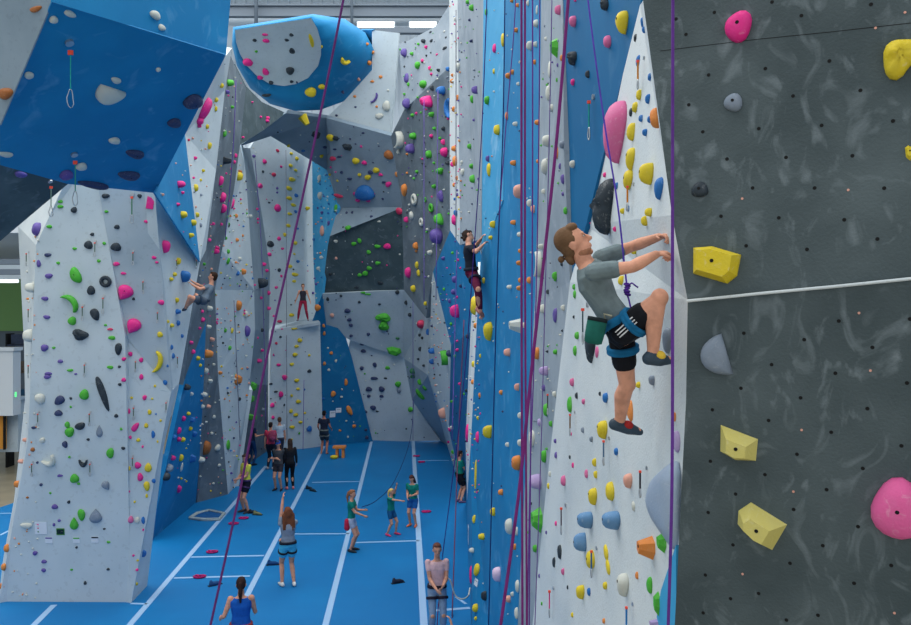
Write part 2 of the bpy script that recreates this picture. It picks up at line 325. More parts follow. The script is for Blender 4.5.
wall('speckle', 'narrow white ribbon wall speckled with many tiny bright holds', [
  ('face', 'white', ['c11', 'd1', 'd2', 'd3', 'd4', 'd5', 'c16', 'c15', 'c14', 'c13', 'c12'])], .12, phrase='the speckled white ribbon')
wall('groove', 'slate grey groove wall with green triangles at its foot', [
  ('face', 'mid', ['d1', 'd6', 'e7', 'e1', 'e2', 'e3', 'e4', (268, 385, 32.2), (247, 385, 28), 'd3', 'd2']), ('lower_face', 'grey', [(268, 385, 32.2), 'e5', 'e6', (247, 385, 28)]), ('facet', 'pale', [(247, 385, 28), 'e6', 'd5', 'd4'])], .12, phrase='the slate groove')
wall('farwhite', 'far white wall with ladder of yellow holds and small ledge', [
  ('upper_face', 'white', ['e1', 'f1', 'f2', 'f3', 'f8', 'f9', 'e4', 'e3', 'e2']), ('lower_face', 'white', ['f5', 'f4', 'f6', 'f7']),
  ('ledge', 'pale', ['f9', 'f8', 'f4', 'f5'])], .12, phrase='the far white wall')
wall('skyblue', 'pale blue column at the right of the far white wall', [
  ('face', 'lblue', ['f2', 'g1', 'g2', 'g3', 'g4', 'g5', (319, 322, 33.8), 'f8', 'f3'])], .12, phrase='the pale blue column')
wall('roof', 'big grey overhanging panel below the round boulder', [
  ('face', 'mid', ['h5', 'c18', 'h1', 'h2', 'h3', 'h4', 'g2', 'g1', 'f2', 'h6'])], .15, phrase='the grey overhang')
wall('darkblock', 'charcoal overhanging panel with green holds above the grey slab', [
  ('face', 'dark', ['h4', 'h3', 'i1', 'i2', 'g3'])], .15, phrase='the charcoal overhang')
wall('farslab', 'pale grey folded wall at the back end of the mat', [
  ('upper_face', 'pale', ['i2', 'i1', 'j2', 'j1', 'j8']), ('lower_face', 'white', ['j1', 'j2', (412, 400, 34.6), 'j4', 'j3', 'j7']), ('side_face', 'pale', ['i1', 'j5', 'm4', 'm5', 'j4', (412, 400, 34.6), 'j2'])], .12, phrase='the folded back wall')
wall('farblue', 'deep blue arched wall behind the man in dark shirt', [
  ('face', 'dblue', [(317, 318, 33.6), (324, 324, 33.8), (338, 328, 34), (346, 338, 34.3), (352, 358, 34.6), 'j3', 'f6']),
  ('volume', 'dblue', [(312, 322, 33.4), (322, 295, 32.8), (326, 326, 33.5), (319, 330, 33.5)])], .12, phrase='the deep blue arched wall')
wall('farstrip', 'white panel with orange holds right of the round boulder', [
  ('face', 'white', ['k1', 'k2', (391, 136, 30.3), 'h1', (345, 100, 30.8), (372, 70, 30.3)]), ('facet', 'blue', [(360, 30, 31.6), 'k1', (372, 52, 31.2), (364, 45, 31.6)])], .12, phrase='the boulder side panel')
wall('darktower', 'dark grey tower hung with green and purple holds', [
  ('face', 'grey', ['l12', 'l11', 'l5', 'l6', 'l7', 'l8', 'l9', 'l10']), ('upper_face', 'lgrey', ['l1', 'l2', 'l3', 'l4', 'l11', 'l12'])], .2, phrase='the dark grey tower')
wall('whitewedge', 'thin white wedge wall between dark tower and blue recess', [
  ('face', 'white', ['l6', 'm1', 'm2', 'm3', 'm5', 'm4', 'j5'])], .12, phrase='the thin white wedge')
wall('recess', 'blue recess wall below the climber in black shirt', [
  ('face', 'blue', ['n1', 'n2', 'n3', 'n4', 'm1', 'l6']), ('lower_face', 'dblue', ['m1', 'n4', 'n5', 'n6', 'm3', 'm2'])], .12, phrase='the blue recess')
wall('greypillar', 'tall pale grey pillar with green holds left of the blue wall', [
  ('face', 'lgrey', ['o2', 'o5', 'o6', 'n2', 'o3']), ('edge_panel', 'slab', ['o1', 'o2', 'o3', 'o4'])], .12, phrase='the pale grey pillar')
wall('bluewall', 'tall blue wall behind the hanging purple ropes', [
  ('face', 'blue', ['p1', 'q1', 'q2', 'q3', 'q4', 'q5', 'p4', 'p3', 'p2']), ('side_face', 'lblue', ['o5', 'p1', 'p2', 'o6']), ('side_face', 'blue', ['o6', 'p2', 'p3', 'p4', 'p7', 'o10', 'o8']),
  ('edge_panel', 'slab', [(478, 262, 17), 'o8', 'o10', (467, 500, 20.5), (465.5, 440, 20), (471, 320, 18)]), ('lower_face', 'blue', ['o10', 'p7', 'p6', 'p5', (467, 480, 21)])], .12, phrase='the tall blue wall')
wall('greystrip', 'tall slate grey strip wall left of the white slab', [
  ('face', 'lgrey', ['q1', 'r1', 'r2', 'r3', 'r4', 'r5', 'r6', 'q5', 'q4', 'q3', 'q2'])], .12, phrase='the slate strip')
wall('bluetri', 'blue triangular wall above the main climber', [
  ('face', 'dblue', ['r1', 's1', 's3', 's2', 'r3', 'r2'])], .12, phrase='the blue triangle')
wall('slab', 'white slab the man in grey shirt is climbing', [
  ('face', 'slab', ['s3', 'w2', 'w3', 'w4', 'w5', 'w6', 'w7', 'r6', 'r5', 'r4', 'r3', 's2']), ], .12, phrase='the white slab')
wall('corner', 'small blue corner panel at the foot of the white slab', [
  ('face', 'lblue', [(676, 545, 5.0), (676, 640, 5.02), (653, 640, 5.5), (661, 590, 5.3)])], .02, phrase='the blue corner panel')
nw = wall('near', 'large charcoal wall close by on the right with bolt holes', [
  ('upper_panel', 'near', ['t1', 'u1', 'u2', 't4', 't3', 't2']), ('lower_panel', 'near', ['u4', 'u5', 'u3', 't7', 't6', 't5'])], .1, phrase='the near charcoal wall')
# ---- round boulder
r = empty('climbing_boulder', P(300, 112, 29)); tag(r, 'round blue boulder with a white flat face high at the back', 'climbing wall')
outl = [(233, 27), (270, 21), (313, 14), (345, 19), (366, 33), (375, 50), (375, 64), (366, 82), (345, 101), (320, 110), (295, 111), (270, 104), (250, 88), (237, 66), (232, 45)]
inner = [(235, 30), (265, 25), (311, 18), (317, 28), (321, 42), (321, 55), (318, 66), (308, 78), (296, 84), (284, 86), (270, 84), (258, 77), (247, 66), (240, 54), (236, 42)]
bm = bmesh.new(); rings = []
for (t, Y) in ((0, 31), (.02, 29.6), (.25, 28.7), (.6, 28.2), (1, 28.0)):
    rings.append([bm.verts.new(P(o[0]+(i[0]-o[0])*t, o[1]+(i[1]-o[1])*t, Y+((i[1]-50)*.042 if Y < 30 else 0))) for o, i in zip(outl, inner)])
for A, B in zip(rings, rings[1:]):
    for k in range(15): bm.faces.new((A[k], A[(k+1) % 15], B[(k+1) % 15], B[k]))
bm.faces.new(rings[0]); ff = bm.faces.new(rings[-1]); bmesh.ops.recalc_face_normals(bm, faces=bm.faces)
tmp = bm.copy(); bmesh.ops.triangulate(tmp, faces=tmp.faces); tri = [[v.co.copy() for v in f.verts] for f in tmp.faces]; tmp.free()
part('body', bm, M['blue'], r, True)
bm = bmesh.new(); a = [bm.verts.new(P(x, y, 28.0+(y-50)*.042)) for x, y in inner]; b = [bm.verts.new(P(x, y, 27.9+(y-50)*.042)) for x, y in inner]
bm.faces.new(b); bm.faces.new(a[::-1])
for k in range(15): bm.faces.new((a[k], a[(k+1) % 15], b[(k+1) % 15], b[k]))
bmesh.ops.recalc_face_normals(bm, faces=bm.faces); part('face', bm, M['white'], r)
IQ = [P(x, y, 27.9+(y-50)*.042) for x, y in inner]; tri += [[IQ[0], IQ[k], IQ[k+1]] for k in range(1, 14)]
FAC.append(('boulder', tri)); WALLS['boulder'] = dict(root=r, phrase='the round boulder')

tv, tf, tk = [], [], []
for key, tris in FAC:
    for t in tris:
        tf.append((len(tv), len(tv)+1, len(tv)+2)); tv += t; tk.append(key)
BVH = BVHTree.FromPolygons(tv, tf)
CAM = Vector((0, 0, CH))
def cast(px, py):
    d = Vector(((px-CX)/F, 1, -(py-HZ)/F)); h = BVH.ray_cast(CAM, d.normalized())
    if h[0] is None: return None
    n = h[1].normalized()
    if n.dot(d) > 0: n = -n
    return h[0], n, tk[h[2]]
def proj(p): return CX+p.x/p.y*F, HZ-(p.z-CH)/p.y*F
def axes(n):
    up = Vector((0, 0, 1)); up = (up-n*up.dot(n))
    if up.length < .05: up = Vector((0, 1, 0))-n*n.y
    up.normalize(); return up.cross(n).normalized(), up   # right-hand side x as seen from the front
def ppm(p, v):
    a = proj(p); b = proj(p+v*.02); return (b[0]-a[0])/.02, (b[1]-a[1])/.02

# seam lines / fine details on the near wall
def surf_tube(name, pts, r, m, root, lift=.0):
    q = []
    for x, y in pts:
        h = cast(x, y)
        if h: q.append(h[0]+h[1]*lift)
    bm = bmesh.new(); tube(bm, q, r, 6); return part(name, bm, m, root)
bm = bmesh.new(); tube(bm, [P(687, 301, 4.78), P(760, 293.5, 4.58), P(840, 286, 4.4), P(1005, 269, 4.03)], .009, 8)
part('edge_trim', bm, M['slab'], nw)
surf_tube('seam', [(660, 51), (700, 46), (760, 39), (830, 32), (911, 23)], .002, M['black'], nw, 0)
holes = []
for x0, y0, L in ((729, 0, '215,10 362,78 710,22 502,305 182,343 320,480 657,452 820,605'), (729, 125, '149,18 463,2 285,162 617,154 118,315 428,315 776,316 249,464 576,474 742,570 86,604 390,622'),
                  (729, 250, '549,355 376,448 717,487 74,416 213,573 532,616 905,345'), (729, 375, '60,66 358,114 692,168 890,40 198,227 511,286 862,354 340,396 669,467 180,498 33,595 488,573'),
                  (729, 500, '323,47 645,133 469,228 305,316 20,224 811,327 625,416 148,467 8,493 287,600 445,576'), (580, 0, '672,62 530,172 480,95 643,375 544,524'),
                  (580, 125, '614,34 735,170 705,456'), (580, 375, '662,174 652,431'), (580, 500, '641,62 627,375 616,564')):
    holes += [(x0+int(s.split(',')[0])/5, y0+int(s.split(',')[1])/5) for s in L.split()]
def disc(bm, c, n, r, t, k=12):
    x, u = axes(n); a = [bm.verts.new(c+(x*math.cos(2*PI*i/k)+u*math.sin(2*PI*i/k))*r) for i in range(k)]
    b = [bm.verts.new(v.co+n*t) for v in a]; bm.faces.new(b); bm.faces.new(a[::-1])
    for i in range(k): bm.faces.new((a[i], a[(i+1) % k], b[(i+1) % k], b[i]))
for x, y in holes:
    h = cast(x, y)
    if h and h[2] == 'near':
        bm = bmesh.new(); disc(bm, h[0]-h[1]*.002, h[1], .0105, .0035); part('bolt_hole', bm, M['black'], nw)
for x0, y0, L in ((729, 0, '733,140 880,62'), (729, 125, '596,325 66,368'), (729, 250, '650,315 707,603'), (729, 375, '363,275 322,583'), (729, 500, '68,370 827,565')):
    for s in L.split():
        a_, b_ = s.split(','); h = cast(x0+int(a_)/5, y0+int(b_)/5)
        bm = bmesh.new(); disc(bm, h[0]-h[1]*.002, h[1], .007, .004); part('screw', bm, HM['t'], nw)

# ---------------------------------------------------------------- holds
# tile origin, then x,y,w,h,colour[shape[rotation]] in fifths of a pixel
TILES = []
def T(x0, y0, s): TILES.append((x0, y0, s))
T(0, 0, '175,45,60,30,O 22,467,65,60,O 352,72,65,30,w 270,102,42,38,w 147,380,42,38,w 582,405,48,32,w 538,490,130,90,wh 780,75,50,45,w 812,138,35,32,w 792,350,20,25,w 970,515,70,85,n 875,620,62,50,n')
T(0, 125, '30,150,75,28,w 575,82,50,38,w 410,212,50,42,w 680,150,85,48,n 650,258,105,50,n 105,250,65,30,p 335,255,60,55,p 475,305,150,40,n 300,383,30,16,g 300,408,30,18,g 368,425,32,30,k 245,508,28,18,g 180,518,42,65,p 460,547,22,16,k 520,592,18,16,g 372,618,24,14,g 440,600,40,45,k 528,355,40,25,k 698,355,22,22,k 755,390,60,75,mq15 532,433,20,15,g 733,483,25,18,m 585,510,30,22,k 580,610,50,45,k 833,600,40,60,mt 85,562,25,22,o')
T(0, 250, '375,127,50,88,ge20 352,262,60,105,gc-40 358,355,42,42,g 237,25,35,20,n 192,68,22,35,p 290,65,18,16,g 242,130,38,26,p 493,55,20,16,g 527,158,62,60,kd 453,203,38,50,k 472,322,42,64,ke30 223,243,35,22,p 232,336,35,20,p 220,490,36,36,p 268,489,18,12,g 398,425,80,52,kf 527,376,16,12,g 550,397,28,14,r 558,440,34,22,g 590,495,34,62,k 300,557,26,20,p 350,602,34,14,g 550,587,32,18,g 596,584,16,14,k 240,618,36,16,p 378,620,16,10,p 582,70,32,22,m 617,117,30,14,m 770,38,26,16,m 784,62,18,12,m 630,205,80,75,mt30 668,245,16,14,k 806,262,32,26,m 672,373,75,75,mt30 838,358,20,18,y 862,378,20,22,y 800,423,30,28,y 790,560,56,110,yc12 618,546,22,20,m 652,520,22,24,m 706,550,22,24,m 860,487,14,24,b 868,530,14,30,b 838,580,12,14,b 895,55,22,36,y 876,122,20,22,y 858,146,20,20,y 887,250,18,26,y 892,308,26,26,b 893,365,18,28,b 150,190,50,50,w 140,430,50,60,w 192,68,18,30,p')
T(0, 375, '235,10,36,22,p 197,120,50,55,w 295,128,58,40,ne35 290,192,38,32,n 353,117,14,14,k 353,160,12,12,g 418,100,48,50,g 335,250,24,34,g 345,287,46,48,g 398,257,52,36,ke25 510,90,34,185,ke18 598,48,18,16,k 580,205,22,18,k 495,290,32,56,et180 605,271,14,14,g 440,323,16,14,k 323,348,26,36,n 615,367,20,16,k 168,264,26,14,n 210,328,28,28,w 162,374,24,20,O 122,325,20,20,t 549,392,38,50,g 346,411,14,12,g 415,440,52,40,kc90 245,432,70,60,wc60 186,438,14,12,n 370,520,42,48,g 392,544,16,14,g 299,504,28,14,p 204,549,16,16,n 525,550,40,44,et-30 251,591,12,12,g 136,613,14,12,O 103,432,30,24,t 82,545,26,34,o 617,25,22,22,m 707,10,22,28,m 723,113,22,26,m 644,182,16,26,m 675,262,28,54,me-35 651,312,16,18,m 713,359,12,14,m 775,55,14,14,y 658,114,14,14,y 761,119,12,12,y 748,186,20,26,y 731,253,20,26,y 691,326,20,20,y 803,228,12,16,y 825,38,22,26,b 780,195,10,10,b 766,297,20,36,b 788,333,10,14,y 688,453,34,32,m 740,465,34,48,y 647,468,14,22,y 700,512,30,40,m 733,556,30,50,y 768,530,20,24,b 643,583,14,14,m 733,605,14,20,y')
T(0, 500, '272,35,30,26,p 343,11,16,16,k 405,75,36,58,g 368,127,42,58,gt180 475,92,62,66,et180 295,103,16,14,p 269,124,14,16,p 521,145,14,10,k 542,211,20,12,g 382,238,14,12,k 174,267,24,22,p 219,309,26,20,p 217,352,22,20,p 540,347,16,14,k 357,349,16,10,g 425,416,16,18,k 653,100,30,34,P 686,103,24,36,w 715,102,18,40,b 722,268,22,34,b 716,150,10,14,m 667,278,12,12,m 688,303,12,12,y 690,349,12,14,m 685,420,12,18,y 673,10,12,14,y 130,130,60,30,w 30,242,26,40,o 16,335,24,36,o 8,430,20,40,o')
T(160, 0, '232,545,44,120,me-6 202,605,34,40,m 352,415,44,32,g 310,430,18,24,y 283,498,20,24,y 281,545,14,26,y 330,460,30,20,p 433,425,12,12,r 460,455,40,24,m 463,511,30,10,m 362,535,20,16,g 505,585,12,12,m 540,590,30,16,m 538,605,34,16,m 525,174,34,12,m 530,205,34,20,m 473,203,20,14,k 657,175,22,18,k 634,200,26,16,k 660,255,32,30,k 481,259,16,10,g 438,315,44,38,m 527,362,30,36,m 500,390,30,18,m 650,357,42,36,k 757,205,24,72,y 807,236,12,18,y 658,410,18,12,k 684,413,10,10,n 555,415,22,18,k 755,467,60,34,y 810,436,34,24,y 820,555,30,46,y 850,565,24,30,y 722,600,84,48,yv 533,478,50,14,k')
T(160, 125, '198,5,30,18,m 238,8,16,24,y 145,75,14,14,r 165,66,12,14,t 250,103,20,34,y 228,120,14,10,t 178,165,18,18,m 155,202,10,8,t 218,228,16,16,y 169,264,16,12,m 205,275,12,16,y 182,313,22,36,y 107,297,70,36,me-60 115,338,16,16,m 92,397,18,18,m 120,448,34,34,y 170,488,26,32,y 188,448,18,26,y 158,551,32,24,y 207,350,14,12,e 205,500,12,22,e 180,410,10,12,t 15,348,14,14,t 325,43,18,34,g 380,155,14,22,m 374,186,12,20,m 335,180,42,40,kv 308,279,22,50,m 317,363,28,50,m 321,418,26,46,m 332,243,10,10,m 388,255,30,44,y 400,235,20,22,O 268,494,16,14,m 308,497,14,14,m 249,576,16,18,m 287,615,30,20,m 416,62,16,12,m 360,395,14,50,m 383,455,14,20,o 346,500,10,24,k 324,565,14,18,g 387,575,16,18,o 415,553,10,14,o 337,460,10,20,g 447,457,16,20,w 487,420,12,14,m 490,470,14,12,m 490,488,14,10,m 555,595,34,30,k 525,182,20,22,m 590,128,16,16,r 571,248,22,20,r 607,208,12,12,m 503,304,24,24,m 587,316,10,14,p 587,337,10,10,p 591,415,30,36,m 597,568,18,20,m 471,155,16,16,p 547,388,12,10,k 614,618,16,12,m 516,233,10,14,k 643,106,14,16,y 658,142,16,14,y 686,168,16,20,y 655,203,18,18,y 680,226,16,14,y 663,272,32,22,y 648,317,30,20,y 649,366,28,20,y 669,400,28,16,y 740,416,26,20,y 650,444,22,16,y 643,503,22,18,y 627,548,16,20,y 678,590,22,18,y 716,130,18,12,b 683,352,20,18,b 680,433,14,16,b 690,518,10,12,b 716,575,10,12,e 795,265,18,34,w 798,352,22,38,w 808,437,14,14,p 842,488,12,20,p 808,530,18,50,t 768,572,12,14,b 808,158,16,20,y 877,415,14,40,g 788,415,8,12,p 840,440,10,10,b')
T(160, 250, '98,55,28,28,y 78,122,20,20,y 60,143,18,20,y 87,249,18,22,y 130,125,48,55,bt0 95,308,34,22,b 38,357,20,18,y 62,378,18,22,y 95,366,14,24,b 57,487,14,24,b 67,530,16,30,b 112,430,14,20,b 38,578,12,12,b 8,262,24,22,m 5,418,14,18,y 284,8,32,24,m 343,55,14,32,g 343,8,14,24,g 222,70,14,16,g 258,96,12,12,t 420,108,24,30,o 391,118,16,22,b 400,45,18,24,w 397,277,26,52,o 433,322,20,34,w 440,405,26,54,p 362,403,12,28,y 328,402,14,22,g 350,490,16,22,g 250,292,30,26,w 216,350,18,26,m 213,308,14,16,m 245,385,24,22,w 262,448,24,24,t 243,518,44,40,o 150,462,20,20,m 168,510,20,22,m 130,515,20,46,ee-60 192,542,20,24,y 203,577,14,18,y 200,392,14,14,m 303,615,22,18,o 232,605,22,28,w 270,573,14,14,w 515,168,54,46,k 522,72,20,18,m 535,103,16,16,m 545,215,16,22,m 475,175,12,10,m 507,240,12,14,m 546,293,18,20,m 512,500,18,16,m 498,555,24,22,m 512,400,14,20,k 490,440,8,14,m 549,22,22,18,m 583,187,16,14,m 598,100,16,18,k 608,130,10,14,m 652,82,22,18,y 677,122,34,18,y 672,156,20,14,y 660,325,24,18,y 672,394,32,10,y 700,452,26,20,y 684,482,22,16,y 676,524,26,20,y 660,572,22,16,y 747,527,14,12,y 600,357,22,16,r 582,467,14,14,r 594,575,24,14,m 568,525,8,12,m 748,606,22,16,k 603,435,14,12,k 570,330,10,12,m 691,57,16,14,b 673,20,12,10,y 804,37,16,16,w 790,92,18,18,w 780,170,12,14,p 766,215,12,12,p 787,290,30,34,o 860,328,20,22,t 818,380,14,18,o 822,418,14,20,o 857,516,18,16,o 823,568,14,20,o 845,600,14,14,w 880,555,12,16,w 840,490,10,10,w')
T(160, 375, '125,60,34,30,k 87,171,36,42,m 120,218,20,28,m 97,280,20,34,m 97,322,22,24,m 117,324,22,24,y 144,194,20,20,y 154,268,18,22,y 165,225,26,26,b 175,295,26,30,b 68,415,24,26,m 108,415,22,38,y 22,400,20,70,O 35,510,34,46,k 50,468,36,40,e 98,570,22,38,m 110,462,12,44,w 107,518,12,12,y 133,532,10,10,y 165,420,30,50,bv 75,310,20,26,b 160,95,16,20,w 252,30,26,22,w 225,97,30,24,w 215,158,18,22,w 244,158,22,20,t 233,365,54,70,O 210,425,34,28,w 290,365,24,34,we-50 298,452,16,16,w 268,543,12,12,w 203,507,10,10,w 260,292,16,16,w 272,210,14,20,w 232,235,14,12,w 343,350,16,52,g 392,25,36,62,ov 340,90,10,14,k 345,210,10,14,k 400,120,12,20,k 463,60,40,62,gv 457,120,30,50,gv 463,213,52,36,gv 517,172,20,16,e 555,45,20,10,k 625,13,28,26,m 606,98,24,30,m 563,152,24,22,m 566,213,18,16,m 685,28,26,18,y 691,70,18,14,y 659,104,14,14,y 693,134,28,18,y 656,182,20,20,y 680,200,26,16,y 724,191,16,10,y 703,237,22,14,y 662,262,26,18,y 660,322,10,10,y 697,292,10,12,g 748,270,28,28,b 723,73,10,10,b 580,84,20,10,k 622,150,10,12,k 867,95,24,32,o 900,278,14,12,o 818,118,16,12,b')
T(310, 0, '175,307,30,55,yc90 288,220,14,16,o 316,262,12,18,o 298,315,20,24,o 245,398,16,16,t 352,384,20,16,o 311,407,18,14,o 223,482,16,14,o 333,533,14,12,o 322,492,24,60,pc40 380,530,40,50,w 345,580,40,30,w 390,452,12,12,w 165,462,26,14,n 227,535,12,10,n 132,577,14,12,n 418,620,22,16,o 467,263,30,44,p 507,268,18,18,g 578,235,16,16,m 560,303,14,20,m 535,325,26,38,g 480,390,20,50,p 490,422,14,18,g 562,420,34,40,g 596,340,14,22,m 605,370,12,14,m 470,470,16,12,g 478,517,36,54,p 537,487,14,10,g 580,510,56,62,mf 652,452,48,42,b 640,350,18,16,k 608,440,20,26,k 605,572,34,26,g 510,576,18,18,g 695,545,34,100,bc180 690,593,14,14,m 530,567,12,14,m 692,345,18,24,b 672,240,26,14,k 565,205,30,20,k 605,203,16,14,k 540,220,16,12,g 710,375,14,14,o 708,405,18,24,o 735,490,16,30,o 716,545,16,28,o 736,335,20,40,w 725,95,14,24,w 787,10,20,22,g 807,38,26,32,g 880,60,16,34,g 797,100,14,14,n 806,205,18,16,n 820,350,14,14,e 823,450,32,40,p 808,495,18,40,g 883,500,26,44,g 818,600,12,16,p')
T(310, 125, '30,55,44,40,kv 100,65,34,36,y 125,70,34,30,kv 183,115,48,42,kv 75,113,22,12,n 123,122,18,10,n 145,160,24,10,n 112,170,30,24,r 227,182,34,34,y 270,190,24,22,m 328,228,30,30,y 287,263,32,26,y 246,250,18,16,y 300,238,26,20,n 157,238,18,14,n 198,270,24,14,n 268,345,100,75,b 274,322,26,26,m 225,345,20,20,m 238,378,22,18,m 312,348,22,20,m 290,380,20,14,m 390,298,22,36,me-60 352,250,22,14,m 140,356,18,50,re70 390,152,40,50,O 368,287,20,12,n 255,108,10,16,m 182,437,12,12,n 210,436,12,12,n 306,456,14,12,n 363,370,10,12,n 200,70,10,10,n 445,432,36,34,r 188,512,28,22,g 98,248,12,12,y 103,212,10,10,m 127,236,10,8,m 136,280,10,12,y 265,40,16,10,n 218,595,26,20,g 246,580,20,26,g 336,608,34,18,g 385,608,40,26,m 345,483,18,10,w 128,582,20,16,w 445,80,44,88,wc30 512,56,34,36,g 498,119,46,46,p 668,135,36,48,m 592,147,30,38,g 646,230,34,34,g 618,190,14,12,g 605,55,18,18,m 620,18,18,16,g 648,66,16,14,g 663,85,20,30,m 665,18,18,24,k 440,135,16,22,w 484,146,12,12,o 484,240,12,12,o 533,233,16,16,g 518,268,16,12,g 502,256,10,10,w 468,318,28,60,ot15 520,372,50,60,wd 575,374,30,28,gd 617,307,34,20,g 650,355,24,60,p 605,415,40,48,gd 640,473,44,64,ge25 556,485,40,44,wd 505,452,20,40,w 479,474,22,28,m 628,555,60,80,p 526,605,26,34,o 432,248,16,28,o 585,522,12,12,w 685,190,24,20,k 718,118,24,30,o 723,180,24,50,o 710,197,18,26,m 732,265,14,22,o 718,475,22,50,m 727,438,20,30,b 718,300,12,20,o 735,350,14,20,p 722,370,10,16,b 795,107,20,26,g 806,205,22,26,g 812,270,30,44,g 760,235,18,36,w 757,185,12,16,w 887,168,20,30,p 892,222,20,66,y 793,435,10,10,w')
T(310, 250, '293,12,22,20,g 338,66,26,18,g 295,92,26,20,g 275,118,30,24,g 248,126,22,18,g 350,165,30,14,k 232,188,22,12,k 100,122,18,18,k 130,42,12,16,t 265,214,26,12,g 290,222,30,10,g 436,212,22,20,k 154,230,16,12,k 88,247,16,18,k 246,261,16,12,k 478,264,14,22,k 497,325,16,22,k 186,305,30,22,n 196,350,24,16,n 204,377,20,16,n 205,430,18,14,n 291,422,18,16,n 365,340,68,44,gf 367,382,56,44,gf 437,443,20,12,G 418,512,76,50,gv 347,272,16,10,k 260,472,26,12,n 266,506,28,16,n 258,592,20,20,n 323,575,20,26,n 387,590,26,16,g 510,606,24,28,G 553,375,34,44,r 547,425,12,16,k 560,440,12,14,k 548,495,14,22,k 540,545,14,12,k 567,578,14,14,k 587,410,14,30,b 607,505,30,30,b 607,557,24,26,b 592,280,14,16,b 608,380,12,14,n 575,268,16,20,y 487,112,28,54,m 514,193,24,34,y 532,75,16,36,y 540,115,14,36,y 530,5,12,14,o 598,12,26,24,w 723,307,44,62,m 720,147,22,34,p 715,210,20,30,p 697,255,14,22,p 752,180,14,18,n 665,42,18,20,p 712,15,18,14,g 669,196,12,16,g 734,236,14,14,m 740,50,10,14,m 751,90,10,12,m 704,370,12,18,g 692,518,22,36,n 735,500,16,18,m 722,530,12,16,g 735,455,12,12,m 672,540,34,74,gc 818,275,30,90,y 826,377,14,26,o 793,432,16,24,k 850,530,10,20,y 815,570,14,30,y 888,395,44,88,yt0 867,152,14,30,y 854,338,18,18,t')
T(310, 375, '181,37,18,34,o 117,97,26,28,o 198,178,24,56,oe25 221,256,18,18,o 153,279,18,16,o 160,72,10,10,w 158,110,14,10,w 182,230,10,10,w 190,310,10,12,w 278,185,14,16,n 280,275,16,14,n 285,313,16,18,n 320,17,36,16,n 293,72,30,24,n 357,72,30,26,n 293,106,18,16,n 357,107,20,14,n 315,165,28,24,n 335,182,16,8,k 377,17,18,10,k 439,47,30,28,g 443,78,22,26,e 548,100,24,60,ge20 546,36,18,30,ge25 572,67,14,30,ge25 502,174,26,26,g 512,8,22,20,G 660,195,34,50,t 697,272,14,20,m 707,263,22,18,w 692,335,14,12,m 718,384,14,20,g 640,90,10,16,w 708,132,18,14,g 747,44,14,14,m 768,95,14,12,g 785,78,12,16,k 730,108,12,10,p 785,290,16,90,m 812,35,14,24,o 835,312,18,60,m 827,500,12,150,y 887,283,46,62,y 847,102,12,24,o 838,215,12,20,y')
T(310, 500, '755,103,38,24,wv 818,95,14,44,y 857,184,34,34,y 806,253,24,26,w 831,348,26,66,y 803,377,20,80,m 870,478,32,46,k 824,540,28,46,y 827,592,14,20,y')
T(460, 0, '170,243,20,48,m 212,198,20,66,y 168,357,12,26,y 258,5,18,16,o 286,27,18,22,o 279,150,22,24,o 238,378,24,30,o 259,360,22,26,o 289,420,16,20,w 232,580,16,44,o 275,620,34,24,w 345,228,30,44,w 375,222,24,30,w 378,118,28,40,w 338,15,16,30,w 383,50,12,44,w 371,310,18,24,o 385,612,26,26,o 488,50,34,50,P 470,242,46,110,gv 447,350,22,80,w 438,465,26,80,w 455,540,22,40,w 427,195,14,22,w 483,400,10,22,g 505,290,14,30,o 487,325,10,20,p 562,105,38,56,P 575,3,24,12,m 722,20,40,60,kf 807,98,66,108,yt 735,208,40,60,P 560,288,44,70,kf 636,372,24,36,k 562,410,20,34,m')
T(460, 125, '183,25,32,50,y 142,222,20,74,y 138,168,22,34,p 265,190,42,28,o 288,330,44,70,t 345,390,24,40,w 363,420,22,40,t 265,488,44,26,o 297,548,26,28,w 162,498,28,34,y 152,563,20,22,y 387,182,14,22,o 430,78,40,60,w 420,205,32,80,w 416,333,20,28,w 508,98,24,40,e 482,140,18,56,o 498,206,12,30,p 511,270,18,50,p 525,430,18,36,g 463,280,10,24,g 513,345,12,20,p 403,608,26,28,w 560,195,26,40,w')
T(460, 250, '246,186,26,24,w 293,64,24,26,o 302,152,24,26,o 343,152,20,36,o 295,190,26,26,o 300,5,20,22,o 281,380,66,76,wv 320,375,16,30,w 235,513,32,42,t 378,515,36,60,o 390,70,36,130,wc 472,130,24,40,g 507,70,12,24,k 437,210,14,26,k 473,325,20,76,pe-15 410,295,24,44,w 513,290,20,30,w 475,510,20,28,g 418,605,50,44,l 572,222,14,40,g 568,185,14,30,g 603,190,14,14,m 655,278,12,20,k 568,335,10,18,k 583,428,22,36,g 573,503,18,50,g 683,510,16,60,P 767,555,16,46,b 800,575,36,70,y 648,450,50,170,kt 803,152,26,46,y')
T(460, 375, '138,283,42,64,ye20 284,60,26,36,t 204,87,18,24,o 298,203,22,30,w 235,348,20,24,w 298,338,24,36,w 280,437,46,76,o 203,587,26,32,o 428,175,26,62,g 452,243,18,30,g 394,237,16,36,l 357,315,28,80,w 417,405,28,64,g 375,535,66,70,l 416,65,18,34,p 470,95,20,30,w 447,495,14,28,w 440,555,12,30,y 558,35,22,42,P 581,103,14,34,k 546,150,24,76,g 616,132,16,30,P 698,93,12,22,k 725,113,26,52,b 710,262,52,86,yt 612,275,16,30,e 655,320,18,30,e 553,295,12,16,m 475,330,14,22,p 478,402,14,36,p 548,410,10,20,k 563,452,12,26,m 670,437,22,40,y 630,495,18,42,P 676,497,20,38,y 515,530,26,50,P 662,597,46,80,yt 748,582,44,90,y 779,383,20,40,b 838,520,46,70,tt 890,50,22,34,y 848,180,26,110,o 320,445,..'.replace(' 320,445,..', ''))
